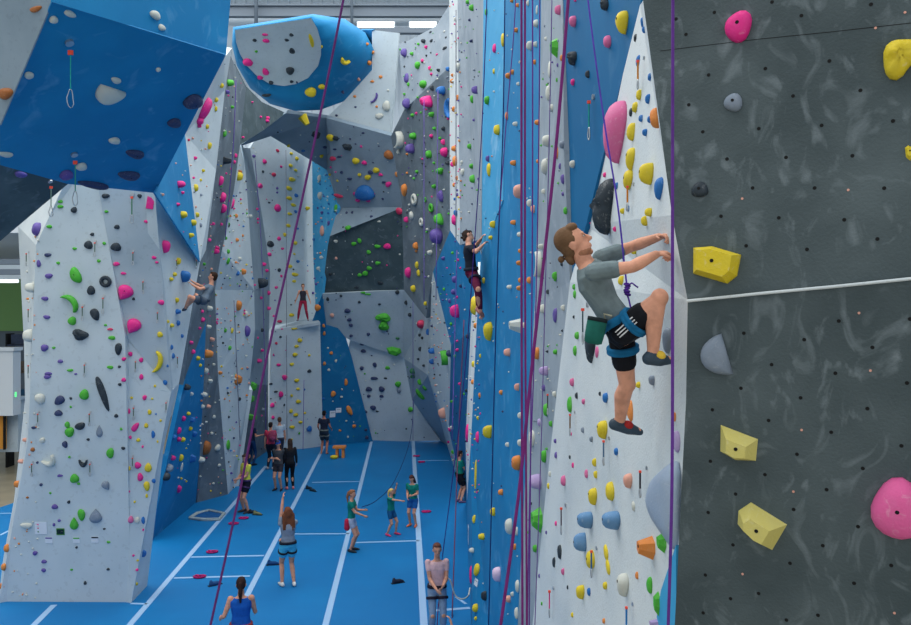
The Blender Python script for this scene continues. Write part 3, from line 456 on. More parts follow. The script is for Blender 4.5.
T(460, 500, '163,60,28,40,y 243,130,40,76,w 280,155,20,44,w 270,233,22,32,o 183,370,46,70,q 240,494,30,34,t 260,470,18,24,w 285,430,24,60,w 280,565,24,60,w 382,100,60,130,gv 373,242,22,40,g 625,98,80,82,s 755,100,92,92,s 600,213,68,86,s 650,298,46,96,y 496,258,24,70,k 468,310,18,50,k 513,357,18,34,P 430,162,10,18,p 478,118,12,26,m 728,262,24,74,ye30 738,335,22,76,ye35 601,452,46,66,yt 724,428,24,40,y 643,458,20,40,b 883,378,18,36,o 812,410,64,110,wt 560,575,14,24,y 718,605,16,26,o 537,437,10,20,k 395,380,10,20,p 408,518,10,20,g 865,30,18,46,w')
T(580, 0, '310,112,20,50,b 318,148,18,30,b 275,188,16,40,k 288,305,22,56,b 347,383,20,40,b 293,475,28,50,y 337,494,26,46,b 273,535,28,54,y 253,560,18,44,k 303,592,22,34,b 345,597,20,34,b 373,590,50,96,o 172,620,115,280,Pt 790,127,140,150,m 765,510,90,95,e 1600,280,180,200,yf')
T(580, 125, '253,35,42,84,y 323,36,26,36,b 250,155,46,105,yt 238,270,46,100,y 330,240,72,110,y 392,303,44,105,bt 112,410,96,240,kr 152,150,22,26,m 122,250,16,28,m 181,303,16,36,b 210,430,22,30,y 238,418,18,28,b 341,437,36,46,y 320,482,30,48,y 42,482,28,24,m 172,521,16,26,m 600,325,90,75,k 1645,142,50,95,yv')
T(580, 250, '207,20,32,50,b 268,8,26,30,y 685,75,240,190,yB 665,535,215,130,eh75 432,450,40,130,e')
T(580, 375, '468,210,22,44,o 357,25,30,50,e 795,340,200,180,YV')
T(580, 500, '330,240,92,118,ov 345,425,32,80,g 405,215,40,110,gv 393,520,30,140,gv 385,615,80,40,lv 905,145,260,235,YW 1585,45,275,290,D')
T(580, 375, '478,330,36,110,l')

def outline(kind, n=18, rnd=None):
    pts = []
    if kind == 't': # teardrop, point down
        for i in range(n):
            a = 2*PI*i/n; x, y = math.cos(a), math.sin(a)
            if y < 0: x *= (1+y)**.55*.97 + .03; 
            pts.append((x*.5, y*.62-.06 if y < 0 else y*.4))
        return pts
    if kind == 'c':
        for i in range(n//2+1): a = -PI/2+PI*i/(n//2); pts.append((math.cos(a)*.75-.3, math.sin(a)*.5))
        for i in range(1, n//2): a = PI/2-PI*i/(n//2); pts.append((math.cos(a)*.3-.3, math.sin(a)*.36))
        return pts
    if kind == 'h':
        for i in range(n): a = PI+PI*i/(n-1); pts.append((math.cos(a)*.5, math.sin(a)*.9+.45+(.1*abs(math.cos(a))**3)))
        return pts
    if kind == 'v': return [(-.5, .35), (-.1, .5), (.45, .3), (.5, -.1), (.12, -.5), (-.38, -.25)]
    if kind == 'B': return [(-.5, .48), (-.1, .5), (.5, .25), (.42, -.3), (.22, -.5), (-.5, -.22)]
    if kind == 'V': return [(-.48, .5), (.5, .16), (.44, -.47), (-.1, -.5), (-.5, -.28)]
    if kind == 'W': return [(-.48, .28), (-.22, .5), (.5, .1), (.2, -.5), (-.1, -.38), (-.5, -.02)]
    if kind == 'q': return [(-.42, .5), (.38, .44), (.42, -.44), (-.3, -.5)]
    if kind == 'R': return [(.5, .5), (.5, -.5), (.42, -.38), (.05, -.12), (-.45, .02), (-.5, .16), (-.3, .25), (0, .3), (.2, .4)]
    rr = rnd.random()*6
    for i in range(n):
        a = 2*PI*i/n; k = 1+(.10 if kind != 'f' and kind != 'r' else .2)*math.sin(2*a+rr)*.6+(.07 if kind not in 'fr' else .14)*math.sin(3*a+rr*2)
        pts.append((math.cos(a)*.5*k, math.sin(a)*.5*k))
    return pts
def hold_mesh(bm, O, X, U, n, w, h, d, kind, rot, rnd):
    R = math.radians(rot); c, s = math.cos(R), math.sin(R)
    def pt(x, y, z):
        return O+(X*c+U*s)*x*w+(U*c-X*s)*y*h+n*z
    if kind == 'd':
        N1, N2 = 16, 8
        g = [[bm.verts.new(pt(.5*(.68+.32*math.cos(b))*math.cos(a), .5*(.68+.32*math.cos(b))*math.sin(a), d*.5+d*.5*math.sin(b))) for b in [2*PI*j/N2 for j in range(N2)]] for a in [2*PI*i/N1 for i in range(N1)]]
        for i in range(N1):
            for j in range(N2): bm.faces.new((g[i][j], g[(i+1) % N1][j], g[(i+1) % N1][(j+1) % N2], g[i][(j+1) % N2]))
        return True
    ol = outline(kind, 18, rnd)
    if kind in 'vBVWqR':
        lv = [(1, -.01/max(d, .01)*d), (.5 if kind != 'q' else .8, d)]
        if kind == 'B': lv = [(1, -.005), (.97, d*.25), (.72, d)]
        sm = False; ox, oy = {'B': (-.05, .1), 'V': (-.02, -.08), 'W': (-.06, .02)}.get(kind, ((.1, .1) if kind == 'v' else (0, 0)))
    else:
        lv = [(1, -.004), (.99, d*.22), (.93, d*.5), (.78, d*.78), (.5, d*.96), (.2, d)]; sm = True; ox, oy = 0, (.06 if kind not in 'ch' else 0)
    rings = []
    cx = sum(p[0] for p in ol)/len(ol); cy = sum(p[1] for p in ol)/len(ol)
    ph = rnd.random()*6
    for t, z in lv:
        q = 1-t; ring = []
        for i, (x, y) in enumerate(ol):
            zz = z
            if kind in 'fr' and z > 0: zz = z*(1+.25*math.sin(x*9+ph)*math.cos(y*(8 if kind == 'f' else 14)+ph))
            if kind == 'c': xx, yy = x+(0 - (x-(x*.0)))*0, y
            tx, ty = (cx+ox*q, cy+oy*q)
            if kind == 'c': # shrink toward the centre line of the crescent
                a = math.atan2(y, x+.3+1e-6); tx, ty = math.cos(a)*.52-.3, math.sin(a)*.43
            ring.append(bm.verts.new(pt(tx+(x-tx)*t, ty+(y-ty)*t, zz)))
        rings.append(ring)
    m = len(ol)
    for A, B in zip(rings, rings[1:]):
        for k in range(m): bm.faces.new((A[k], A[(k+1) % m], B[(k+1) % m], B[k]))
    bm.faces.new(rings[-1]); bm.faces.new(rings[0][::-1])
    return sm
HOLDS = []
for x0, y0, s in TILES:
    for it in s.split():
        a = it.split(','); px = x0+float(a[0])/5; py = y0+float(a[1])/5; wp = float(a[2])/5; hp = float(a[3])/5; c = a[4][0]; rest = a[4][1:]
        kind = 'o'; rot = 0.0
        if rest:
            kind = rest[0]; kind = 'o' if kind == 'e' else kind
            if len(rest) > 1: rot = -float(rest[1:]) if kind != 'o' else float(rest[1:])
        HOLDS.append([px, py, wp, hp, c, kind, rot])
CUT = 300
def place(hd):
    px, py, wp, hp, c, kind, rot = hd
    h = cast(px, py)
    if not h: return None
    p, n, key = h; X, U = axes(n); iso = F/p.y
    kx = math.hypot(*ppm(p, X)); ky = math.hypot(*ppm(p, U)); kn_ = ppm(p, n); kn = math.hypot(*kn_)
    hr = hp/max(ky, iso*.35); wr = wp/max(kx, iso*.35)
    if kx < iso*.6:
        wr = min(wr, hr*.75 if hp > wp*1.2 else hr); d = max((wp-wr*kx*.5)/max(kn, 1), wr*.15); d = min(d, max(hr, wr)*.95)
    else: d = min(wr, hr)*.42
    if kind in 'vBVW': d = max(d, min(wr, hr)*.4)
    if kind == 'd': d = min(wr, hr)*.25
    d = min(d, .5)
    if kn > iso*.3:
        h2 = cast(px-kn_[0]*d*.45, py-kn_[1]*d*.45)
        if h2 and h2[2] == key: p = h2[0]; n = h2[1]; X, U = axes(n)
    # mirrored in-plane axis so that +x is to the right in the picture
    if ppm(p, X)[0] < 0: X = -X
    return p, n, X, U, wr, hr, d, key
items = []
for i, hd in enumerate(HOLDS):
    r_ = place(hd)
    if r_: items.append((hd, r_))
_k = []
for it in items:
    if not any(o_[0][4] == it[0][4] and abs(o_[0][0]-it[0][0]) < 2.2 and abs(o_[0][1]-it[0][1]) < 2.2 for o_ in _k): _k.append(it)
items = _k
items.sort(key=lambda t: -t[0][2]*t[0][3])
kinds_n = {}
rank = {}
for hd, r_ in items: rank.setdefault((hd[4], r_[7]), []).append((hd[1], hd[0]))
for k in rank: rank[k].sort()
ORD = ['topmost', 'second from top', 'third from top', 'fourth from top', 'fifth from top', 'sixth from top', 'seventh from top', 'eighth from top', 'ninth from top', 'tenth from top', 'eleventh from top', 'twelfth from top', 'thirteenth from top', 'fourteenth from top', 'fifteenth from top', 'sixteenth from top', 'seventeenth from top', 'eighteenth from top', 'nineteenth from top']
ORD += ['twentieth from top']+['twenty %s from top' % s.split()[0] for s in ['first x']+ORD[1:9]]+['thirtieth from top']+['thirty %s from top' % s.split()[0] for s in ['first x']+ORD[1:9]]+['fortieth from top']+['forty %s from top' % s.split()[0] for s in ['first x']+ORD[1:9]]
SHAPE = dict(t='teardrop hold', c='curved hold', h='half moon hold', v='angular volume', B='blocky volume', V='faceted volume', W='faceted volume', d='ring hold', r='boulder hold', f='knobbly hold', R='wing volume', q='square hold')
MANUAL = {(717, 265): 'chunky yellow block volume just above the white trim on the near charcoal wall', (739, 443): 'pale yellow faceted volume midway down the near charcoal wall',
          (761, 529): 'tilted yellow faceted volume low on the near charcoal wall, below the paler one', (738, 25): 'smooth egg-shaped pink hold near the top of the near charcoal wall',
          (897, 509): 'big round pink disc hold low at the edge of the near charcoal wall', (614, 124): 'large dusty pink teardrop hold above the climber on the white slab',
          (602, 207): 'rugged dark grey rock-like hold above the head of the main climber', (662, 500): 'large grey wing volume at the lower corner of the white slab',
          (713, 357): 'grey half-moon hold below the white trim on the near charcoal wall', (733, 102): 'grey chalky knob hold under the pink egg on the near charcoal wall',
          (700, 190): 'dark knob hold with chalk above the yellow block on the near charcoal wall', (900, 56): 'yellow knobbly hold near the top corner of the near charcoal wall',
          (107, 98): 'cream half moon hold on the middle of the blue overhanging block', (646, 548): 'orange pyramid volume low on the white slab'}
mono = {}
bulk = bmesh.new(); BK = list(HM)
used_labels = set()
for idx, (hd, r_) in enumerate(items):
    px, py, wp, hp, c, kind, rot = hd; p, n, X, U, wr, hr, d, key = r_
    rnd = random.Random(int(px*31+py*17))
    if idx >= CUT:
        nf = len(bulk.faces); hold_mesh(bulk, p, X, U, n, wr, hr, d, kind, rot, rnd); bulk.faces.ensure_lookup_table()
        for f in bulk.faces[nf:]: f.material_index = BK.index(c); f.smooth = True
        continue
    mx = max(wp, hp); kn2 = rank[(c, key)].index((py, px)); tot = len(rank[(c, key)])
    size = 'big' if mx > 17 else 'medium' if mx > 9 else 'small'
    shp = SHAPE.get(kind, 'long hold' if hp > 2.2*wp or wp > 2.2*hp else 'rounded hold')
    lab = None
    for (mx_, my_), l in MANUAL.items():
        if abs(px-mx_) < 3 and abs(py-my_) < 3 and l not in used_labels: lab = l
    if not lab:
        ph = WALLS[key]['phrase']; cn = HN[c]
        if tot == 1: lab = '%s %s %s, only %s one on %s' % (size, cn, shp, cn, ph)
        else: lab = '%s %s %s on %s, %s of %s ones' % (size, cn, shp, ph, ORD[kn2] if kn2 < len(ORD)-1 and kn2 != tot-1 else 'lowest', cn)
    used_labels.add(lab)
    nm = 'wall_volume' if kind in 'vBVWR' else 'climbing_hold'
    bm = bmesh.new(); sm = hold_mesh(bm, Vector((0, 0, 0)), X, U, n, wr, hr, d, kind, rot, rnd)
    bmesh.ops.recalc_face_normals(bm, faces=bm.faces)
    o = obj(nm, bm, HM[c], smooth=bool(sm)); o.location = p
    tag(o, lab, 'climbing hold', 'holds on '+WALLS[key]['phrase'])
    if (mx > 15 or key == 'near') and kind not in 'dchRrf' and min(wp, hp) > 9:
        bm = bmesh.new(); bo = n*(d*(1.0 if kind in 'vBVWq' else .985)); oo = {'B': (-.05, .08), 'V': (-.02, -.08), 'W': (-.06, .02), 'v': (.1, .1)}.get(kind, (0, .04))
        disc(bm, bo+X*oo[0]*wr+U*oo[1]*hr-n*.004, n, min(.011, wr*.09), .0065); obj('bolt_hole', bm, M['black'], o)
bm = bmesh.new()
for q_ in ((686, 448, 4.95), (684, 570, 5.0), (664, 466, 6.2), (664, 545, 6.2), (645, 484, 5.6), (642, 498, 5.45), (647, 512, 5.5), (664, 472, 4.98), (668, 540, 5.0), (655, 482, 5.2)): bm.verts.new(P(*q_))
h_ = bmesh.ops.convex_hull(bm, input=bm.verts); bmesh.ops.delete(bm, geom=[g_ for g_ in h_['geom_interior'] if isinstance(g_, bmesh.types.BMVert)], context='VERTS')
bmesh.ops.subdivide_edges(bm, edges=list(bm.edges), cuts=3, use_grid_fill=True)
for _ in range(2): bmesh.ops.smooth_vert(bm, verts=list(bm.verts), factor=.5, use_axis_x=True, use_axis_y=True, use_axis_z=True)
bmesh.ops.recalc_face_normals(bm, faces=bm.faces)
tag(obj('wall_volume', bm, HM['S'], smooth=True), 'large grey wing volume at the lower corner of the white slab', 'climbing hold', 'holds on the white slab')
# the many tiny foot chips nobody would count
def scatter(n, box_, keys, cols, smin, smax):
    got = 0; tries = 0
    while got < n and tries < n*20:
        tries += 1; x = random.uniform(box_[0], box_[2]); y = random.uniform(box_[1], box_[3]); h = cast(x, y)
        if not h or h[2] not in keys: continue
        s = random.uniform(smin, smax)
        r_ = place([x, y, s*random.uniform(.7, 1.3), s, 'k', 'o', 0])
        if not r_: continue
        c = random.choice(cols); nf = len(bulk.faces)
        ol = r_; p, nn, X, U, wr, hr, d, key = r_
        g = bmesh.ops.create_icosphere(bulk, subdivisions=1, radius=1, matrix=Matrix.Translation(p) @ Matrix((X*wr*.5, U*hr*.5, nn*d)).transposed().to_4x4())
        bulk.faces.ensure_lookup_table()
        for f in bulk.faces[nf:]: f.material_index = BK.index(c)
        got += 1
scatter(190, (212, 150, 256, 495), ('speckle',), 'gokmbpywtnwwte', 1.1, 2.6)
scatter(60, (200, 60, 245, 500), ('greyrib',), 'gmwewotkw', 1.1, 2.4)
scatter(50, (310, 150, 340, 320), ('skyblue',), 'wwpbowt', 1.1, 2.4)
scatter(110, (390, 30, 452, 320), ('darktower',), 'gwpkmekw', 1.2, 2.6)
scatter(70, (425, 270, 468, 500), ('whitewedge',), 'wbeomktwwy', 1.1, 2.4)
scatter(70, (448, 0, 461, 500), ('greypillar', 'bluewall'), 'owbmpyow', 1.3, 2.6)
scatter(60, (462, 260, 480, 500), ('bluewall',), 'owmpybkw', 1.3, 2.6)
scatter(40, (432, 230, 478, 450), ('recess',), 'gmpkwb', 1.1, 2.2)
scatter(70, (250, 130, 322, 450), ('farwhite', 'groove'), 'mkwwbeep', 1.0, 1.9)
scatter(55, (320, 290, 446, 440), ('farslab', 'farblue'), 'kwnwg', 1.0, 2.0)
scatter(60, (240, 115, 404, 292), ('roof', 'darkblock'), 'nkwmewe', 1.0, 2.0)
scatter(60, (150, 60, 235, 500), ('rib', 'greyrib', 'wedge'), 'wymetbw', 1.1, 2.2)
scatter(40, (455, 0, 484, 250), ('greypillar',), 'nwekgp', 1.2, 2.2)
scatter(45, (480, 0, 545, 625), ('bluewall',), 'wnoww', 1.2, 2.4)
scatter(60, (520, 0, 572, 625), ('greystrip',), 'wpeggkw', 1.4, 3.2)
scatter(50, (10, 230, 38, 600), ('tower',), 'wwwot', 1.5, 3)
bmesh.ops.recalc_face_normals(bulk, faces=bulk.faces)
tag(obj('foot_chip', bulk, [HM[k] for k in BK]), 'many tiny coloured foot chips and small holds dotted over all the walls', 'foot chips', None, 'stuff')

# wall signs and cards
def card(px, py, wp, hp, label, m='paper', marks=(), name='route_card'):
    h = cast(px, py)
    if not h: return
    p, n, key = h; X, U = axes(n)
    if ppm(p, X)[0] < 0: X = -X
    kx = math.hypot(*ppm(p, X)); ky = math.hypot(*ppm(p, U)); wr = min(wp/kx, 1.2*hp/ky if wp < hp*3 else 9); hr = hp/ky
    o = empty(name, p); tag(o, label, 'sign')
    R = Matrix((X, U, n)).transposed()
    bm = bmesh.new(); box(bm, p+n*.006, (wr, hr, .008), R); part('board', bm, M[m] if isinstance(m, str) else m, o)
    for (mx, my, mw, mh, mc) in marks:
        bm = bmesh.new(); box(bm, p+n*.011+X*mx*wr+U*my*hr, (mw*wr, mh*hr, .003), R); part('mark', bm, mc, o)
card(60.6, 531.6, 9.5, 6.5, 'small dark green framed board low on the white left tower', cloth((60, 130, 50)), [(0, 0, .85, .72, cloth((24, 50, 56))), (0, .08, .5, .22, M['paper'])], 'notice_board')
card(49, 540, 8.5, 6, 'white route card with a purple bar, left of three below the board', 'paper', [(0, .35, .9, .22, HM['p'])])
card(76.5, 540, 8, 5.5, 'white route card with a green bar, middle of three below the board', 'paper', [(0, .35, .9, .22, HM['g'])])
card(95, 539.5, 8.5, 6, 'white route card with a black bar, right of three below the board', 'paper', [(0, .35, .9, .22, HM['k'])])
card(41, 528, 12, 12, 'square white card with a column of coloured dots beside the dark board', 'paper', [(-.22, .3, .12, .1, HM['m']), (-.22, 0, .12, .1, HM['r']), (-.22, -.3, .12, .1, HM['G'])])
card(332.5, 414, 5.6, 6.4, 'white paper sheet on the deep blue arched wall, lowest left', 'paper', [(0, .2, .7, .1, HM['e'])])
card(338.5, 410.3, 6, 4.6, 'white paper sheet on the deep blue arched wall, upper right', 'paper', [(0, .2, .7, .1, HM['e'])])
card(468.5, 534.5, 6, 15, 'tall white paper sheet on the blue wall beside the belaying woman', 'paper', [(0, .3, .7, .06, HM['n']), (0, .1, .7, .06, HM['e']), (0, -.1, .7, .06, HM['e'])])
card(476.4, 582.4, 5.6, 7, 'small white card on the blue wall right of the belaying woman', 'paper', [(0, .2, .7, .1, HM['e'])])

# quickdraws
def quickdraw(px, py, L, sling, label, scale=1.0, tagc='m', big=True):
    h = cast(px, py)
    if not h: return
    p, n, key = h; k = L*p.y/F; o = empty('quickdraw', p+n*.02); tag(o, label, 'quickdraw')
    q = p+n*.05; dn = Vector((0, 0, -1)); X, U = axes(n); s = k/4.2
    rr = max(.006*1, p.y*.00055)
    bm = bmesh.new(); disc(bm, p-n*.002, n, s*.28, s*.18); part('hanger', bm, M['steel'], o)
    bm = bmesh.new(); box(bm, q+dn*s*.5, (s*.34, rr*3, s*.3)); part('strap', bm, emis_red, o)
    bm = bmesh.new(); tube(bm, [q+dn*s*.6, q+dn*s*1.7, q+dn*s*2.9], rr*1.2, 6); part('sling', bm, cloth(sling), o)
    bm = bmesh.new(); ring = []
    for i in range(13):
        a = 2*PI*i/12; ring.append(q+dn*(s*3.5-math.cos(a)*s*.62)+X*math.sin(a)*s*(.2 if math.cos(a) > 0 else .3))
    tube(bm, ring, rr, 6); part('carabiner', bm, M['steel'], o, True)
emis_red = base_mat('red_orange_strap', (236, 84, 66), .7)[0]
quickdraw(69, 42, 64, (40, 160, 150), 'quickdraw with teal sling on the blue block, topmost of the left ones')
quickdraw(74, 154, 50, (60, 160, 140), 'quickdraw hanging off the lower edge of the blue block')
quickdraw(50, 181, 34, (120, 150, 140), 'quickdraw dangling beneath the charcoal underside at upper left')
quickdraw(132.5, 194, 30, (40, 110, 60), 'quickdraw with dark green sling below the tip of the blue block')
for x, y, L in ((29, 252, 14), (31, 308, 14), (31, 364, 14), (96, 241, 16), (104, 296, 18), (83.5, 305, 16), (85.5, 363, 14), (39, 412, 14), (90.5, 412, 14), (134, 406, 14), (33, 462, 14), (91, 462, 14), (133, 456, 14),
                (133.5, 251, 14), (143.5, 280, 14), (158, 311, 12), (174, 259, 10), (194, 259, 10), (166.5, 401, 12), (136, 360, 12), (175, 356, 12)):
    h = cast(x, y); ph = 'right facet' if x > 126 else 'edge panel' if x < 35 else 'main face'
    lev = 'high up' if y < 300 else 'about midway' if y < 400 else 'lower down'
    near_ = {29: 'topmost on its narrow edge', 31: 'on its narrow edge %s' % ('above the cream hold' if y < 330 else 'below the cream hold'), 96: 'above the black ring hold', 104: 'right of the black ring hold',
             83.5: 'beside the green crescent hold', 85.5: 'below the black knobbly hold', 39: 'under the cream hold, midway down', 90.5: 'right of the green round hold', 134: 'left of the pink pair of holds', 33: 'low down near the left edge',
             91: 'beside the black curved hold', 133: 'low on the right facet', 133.5: 'high on the pale facet', 143.5: 'right of the upper pink hold', 158: 'right of the lower pink pair', 174: 'above the climbing boy', 194: 'just over the climbing boy',
             166.5: 'near the right border, midway', 136: 'below the fold on the right', 175: 'under the climbing boy'}[x]
    quickdraw(x, y, L, (90, 110, 100), 'small quickdraw on the white left tower, '+near_)
for x, y, L, c, l in ((575, 412, 24, (120, 90, 60), 'left of the pointed yellow hold'), (609.5, 438, 28, (90, 120, 150), 'under the lower foot of the climber'), (634, 184, 28, (210, 130, 50), 'right of the grey rock hold'),
                (644.5, 58, 32, (200, 130, 50), 'near its top edge'), (566, 505, 30, (90, 80, 90), 'left of the slate blue holds'), (597, 548, 30, (40, 100, 160), 'right of the oval yellow hold'),
                (554, 588, 30, (220, 60, 130), 'with a pink sling, low down'), (633, 604, 30, (40, 120, 190), 'with blue sling at the bottom'), (647, 468, 30, (60, 60, 70), 'left of the big grey wing'), (588, 305, 40, (60, 80, 90), 'behind the chalk bag'), (594, 97, 44, (40, 150, 140), 'with a teal sling left of the pink teardrop'), (552, 392, 24, (80, 90, 90), 'beside the white slab border')):
    h = cast(x, y)
    if h: quickdraw(x, y, L, c, 'quickdraw on %s %s' % (WALLS[h[2]]['phrase'], l))

# ---------------------------------------------------------------- ropes
def rope(pts, rgb, label, r=.0055, cat='rope', grp='climbing ropes hanging in the gym'):
    q = [P(*p) for p in pts]
    # smooth
    out = []
    for i in range(len(q)-1):
        p0 = q[max(i-1, 0)]; p1 = q[i]; p2 = q[i+1]; p3 = q[min(i+2, len(q)-1)]
        for k in range(6):
            t = k/6; out.append(.5*((2*p1)+(-p0+p2)*t+(2*p0-5*p1+4*p2-p3)*t*t+(-p0+3*p1-3*p2+p3)*t**3))
    out.append(q[-1]); bm = bmesh.new(); tube(bm, out, r, 8); bm.verts.ensure_lookup_table()
    return tag(obj('climbing_rope', bm, cloth(rgb, .7), smooth=True), label, cat, grp)
PU = (98, 54, 140); MG = (112, 40, 110); NV = (28, 52, 110)
rope([(673, -60, 3.1), (672.5, 200, 3.1), (672, 480, 3.1), (667, 660, 3.15)], PU, 'thick purple rope hanging straight down at the edge of the near charcoal wall', .0062)
rope([(573, -60, 3.6), (558, 125, 3.6), (545, 250, 3.6), (531, 375, 3.6), (518, 500, 3.6), (497, 650, 3.6)], MG, 'thick magenta rope slanting down between grey strip and blue wall', .0075)
rope([(521.5, -60, 4.4), (521.5, 250, 4.4), (522, 460, 4.4), (522.5, 650, 4.4)], MG, 'dark magenta rope hanging straight over the blue wall, left of a close pair', .0065)
rope([(525, -60, 4.6), (525, 250, 4.6), (526, 460, 4.6), (527, 650, 4.6)], MG, 'dark magenta rope hanging straight over the blue wall, right of a close pair', .0062)
rope([(532.5, -60, 7), (532.5, 200, 7), (531, 400, 7), (529, 650, 7)], PU, 'thin purple rope just right of the close magenta pair', .0062)
rope([(540, -60, 8), (539, 120, 8), (536, 300, 8), (530, 480, 8), (527, 650, 8)], PU, 'thin purple rope on the border of blue wall and slate strip', .006)
rope([(553, -60, 7.5), (549, 150, 7.6), (545, 300, 7.8), (541, 450, 8), (534, 650, 8)], (110, 90, 150), 'thin faded violet rope over the slate strip wall', .005)
rope([(489, -60, 12), (482, 125, 12.5), (474, 250, 13), (462, 400, 13.8), (440, 575, 14.9)], (70, 50, 130), 'violet rope running from the blue wall down to the belaying woman', .0085)
rope([(505.5, -60, 11.3), (503, 125, 11.3), (498, 250, 11.4), (494, 400, 11.5), (488, 650, 11.5)], NV, 'dark navy rope hanging down the left half of the blue wall', .009)
rope([(518, -60, 9.5), (514, 30, 9.5), (506, 125, 9.6), (499, 220, 9.7)], PU, 'short thin purple rope slanting across the top of the blue wall', .006)
rope([(584, -60, 5.6), (588, 0, 5.5), (604, 120, 5.35), (617, 200, 5.2), (625, 270, 5.13), (627, 286, 5.1)], (84, 62, 170), 'slim violet rope tied to the harness of the main climber', .0058)
rope([(354, -60, 4), (341, 12, 4), (318, 125, 4), (291, 250, 4), (263, 375, 4), (238, 500, 4), (205, 650, 4)], (96, 44, 110), 'dark purple rope crossing the view diagonally over the left side', .0062)
for i, (pts, l) in enumerate((([(424, 100, 25.5), (424, 300, 25.5)], 'thin violet rope on the dark grey tower, left of two'), ([(438, 90, 25), (436, 300, 25)], 'thin violet rope on the dark grey tower, right of two'),
      ([(236, 80, 21), (233, 150, 21), (225, 240, 21.5)], 'thin purple rope down the upper dark grey rib'), ([(304, 380, 31), (303, 450, 31)], 'thin violet rope at the foot of the far white wall'),
      ([(413, 290, 31), (413, 440, 33)], 'thin grey violet rope down the folded back wall'), ([(255, 160, 29.5), (262, 260, 29.5), (266, 440, 30)], 'thin purple rope down the slate groove'),
      ([(464, 320, 18), (458, 450, 18), (452, 620, 15.2)], 'thin dark red rope beside the child at the blue wall foot'), ([(457, 250, 19.5), (452, 440, 19.5)], 'thin violet rope in front of the blue recess'),
      ([(234, 300, 22.5), (240, 440, 23)], 'thin pale rope on the speckled white ribbon'), ([(286, 150, 33), (287, 440, 32)], 'thin grey rope left of the yellow hold ladder'), ([(456, 10, 19), (456, 240, 19)], 'thin grey rope on the pale grey pillar'))):
    rope(pts, ((104, 84, 160), (110, 60, 90), (120, 124, 140))[0 if 'viol' in l or 'purp' in l else 1 if 'red' in l else 2], l, .012)
rope([(442, 577, 14.8), (450, 580, 14.8), (455, 595, 14.8), (462, 599, 14.8), (468, 596, 15), (470, 588, 15.2)], (200, 200, 190), 'pale rope looping from the hands of the belaying woman to the wall', .014)
rope([(440, 590, 14.7), (438, 610, 14.6), (436, 650, 14.5)], (120, 40, 90), 'dark red rope tail hanging from the belaying woman', .01)
rope([(362, 507, 22), (377, 500, 23), (395, 480, 26), (410, 440, 30), (414, 400, 32)], (40, 60, 110), 'dark thin rope rising from the hands of the girl with red pouch', .012)

# ---------------------------------------------------------------- people
SKIN = (206, 150, 126)
def loft(bm, rings, n=18):
    R = []
    for c, s, f, a, b in rings:
        R.append([bm.verts.new(c+s*a*math.copysign(abs(math.cos(2*PI*k/n))**.85, math.cos(2*PI*k/n))+f*b*math.copysign(abs(math.sin(2*PI*k/n))**.85, math.sin(2*PI*k/n))) for k in range(n)])
    for A, B in zip(R, R[1:]):
        for k in range(n): bm.faces.new((A[k], A[(k+1) % n], B[(k+1) % n], B[k]))
    bm.faces.new(R[0][::-1]); bm.faces.new(R[-1])
def remesh(o, vs, it=3):
    m = o.modifiers.new('r', 'REMESH'); m.mode = 'VOXEL'; m.voxel_size = vs; m.use_smooth_shade = True
    s = o.modifiers.new('s', 'SMOOTH'); s.factor = .5; s.iterations = it
def hand(bm, w, tip, palm_n, k, curl=.5, back=0):
    """palm from wrist w toward tip; palm_n faces the palm side"""
    d = (tip-w).normalized(); pn = (palm_n-d*palm_n.dot(d)).normalized(); sd = d.cross(pn)
    L = .10*k/1.78*1.0
    c = w+d*L*.45
    ell(bm, c, sd*.040*k/1.78, pn*.017*k/1.78, d*L*.56, 10, 7)
    for i, (off, ln) in enumerate(((-.030, .068), (-.010, .078), (.010, .073), (.029, .056))):
        a = w+d*L*.85+sd*off*k/1.78; l = ln*k/1.78; r0 = .0088*k/1.78
        b = a+(d*math.cos(curl*.6)+pn*math.sin(curl*.6))*l*.42; e = b+(d*math.cos(curl*1.5)+pn*math.sin(curl*1.5))*l*.33; g = e+(d*math.cos(curl*2.3)+pn*math.sin(curl*2.3))*l*.27
        caps(bm, a-d*.012, b, r0*1.05, r0, 8); caps(bm, b, e, r0, r0*.92, 8); caps(bm, e, g, r0*.92, r0*.78, 8)
    a = w+d*L*.25-sd*.03*k/1.78; b = a+(d*.6-sd*.75+pn*.35).normalized()*.034*k/1.78; e = b+(d*.9-sd*.2+pn*.5).normalized()*.03*k/1.78
    caps(bm, a, b, .013*k/1.78, .0105*k/1.78, 8); caps(bm, b, e, .0105*k/1.78, .0085*k/1.78, 8)
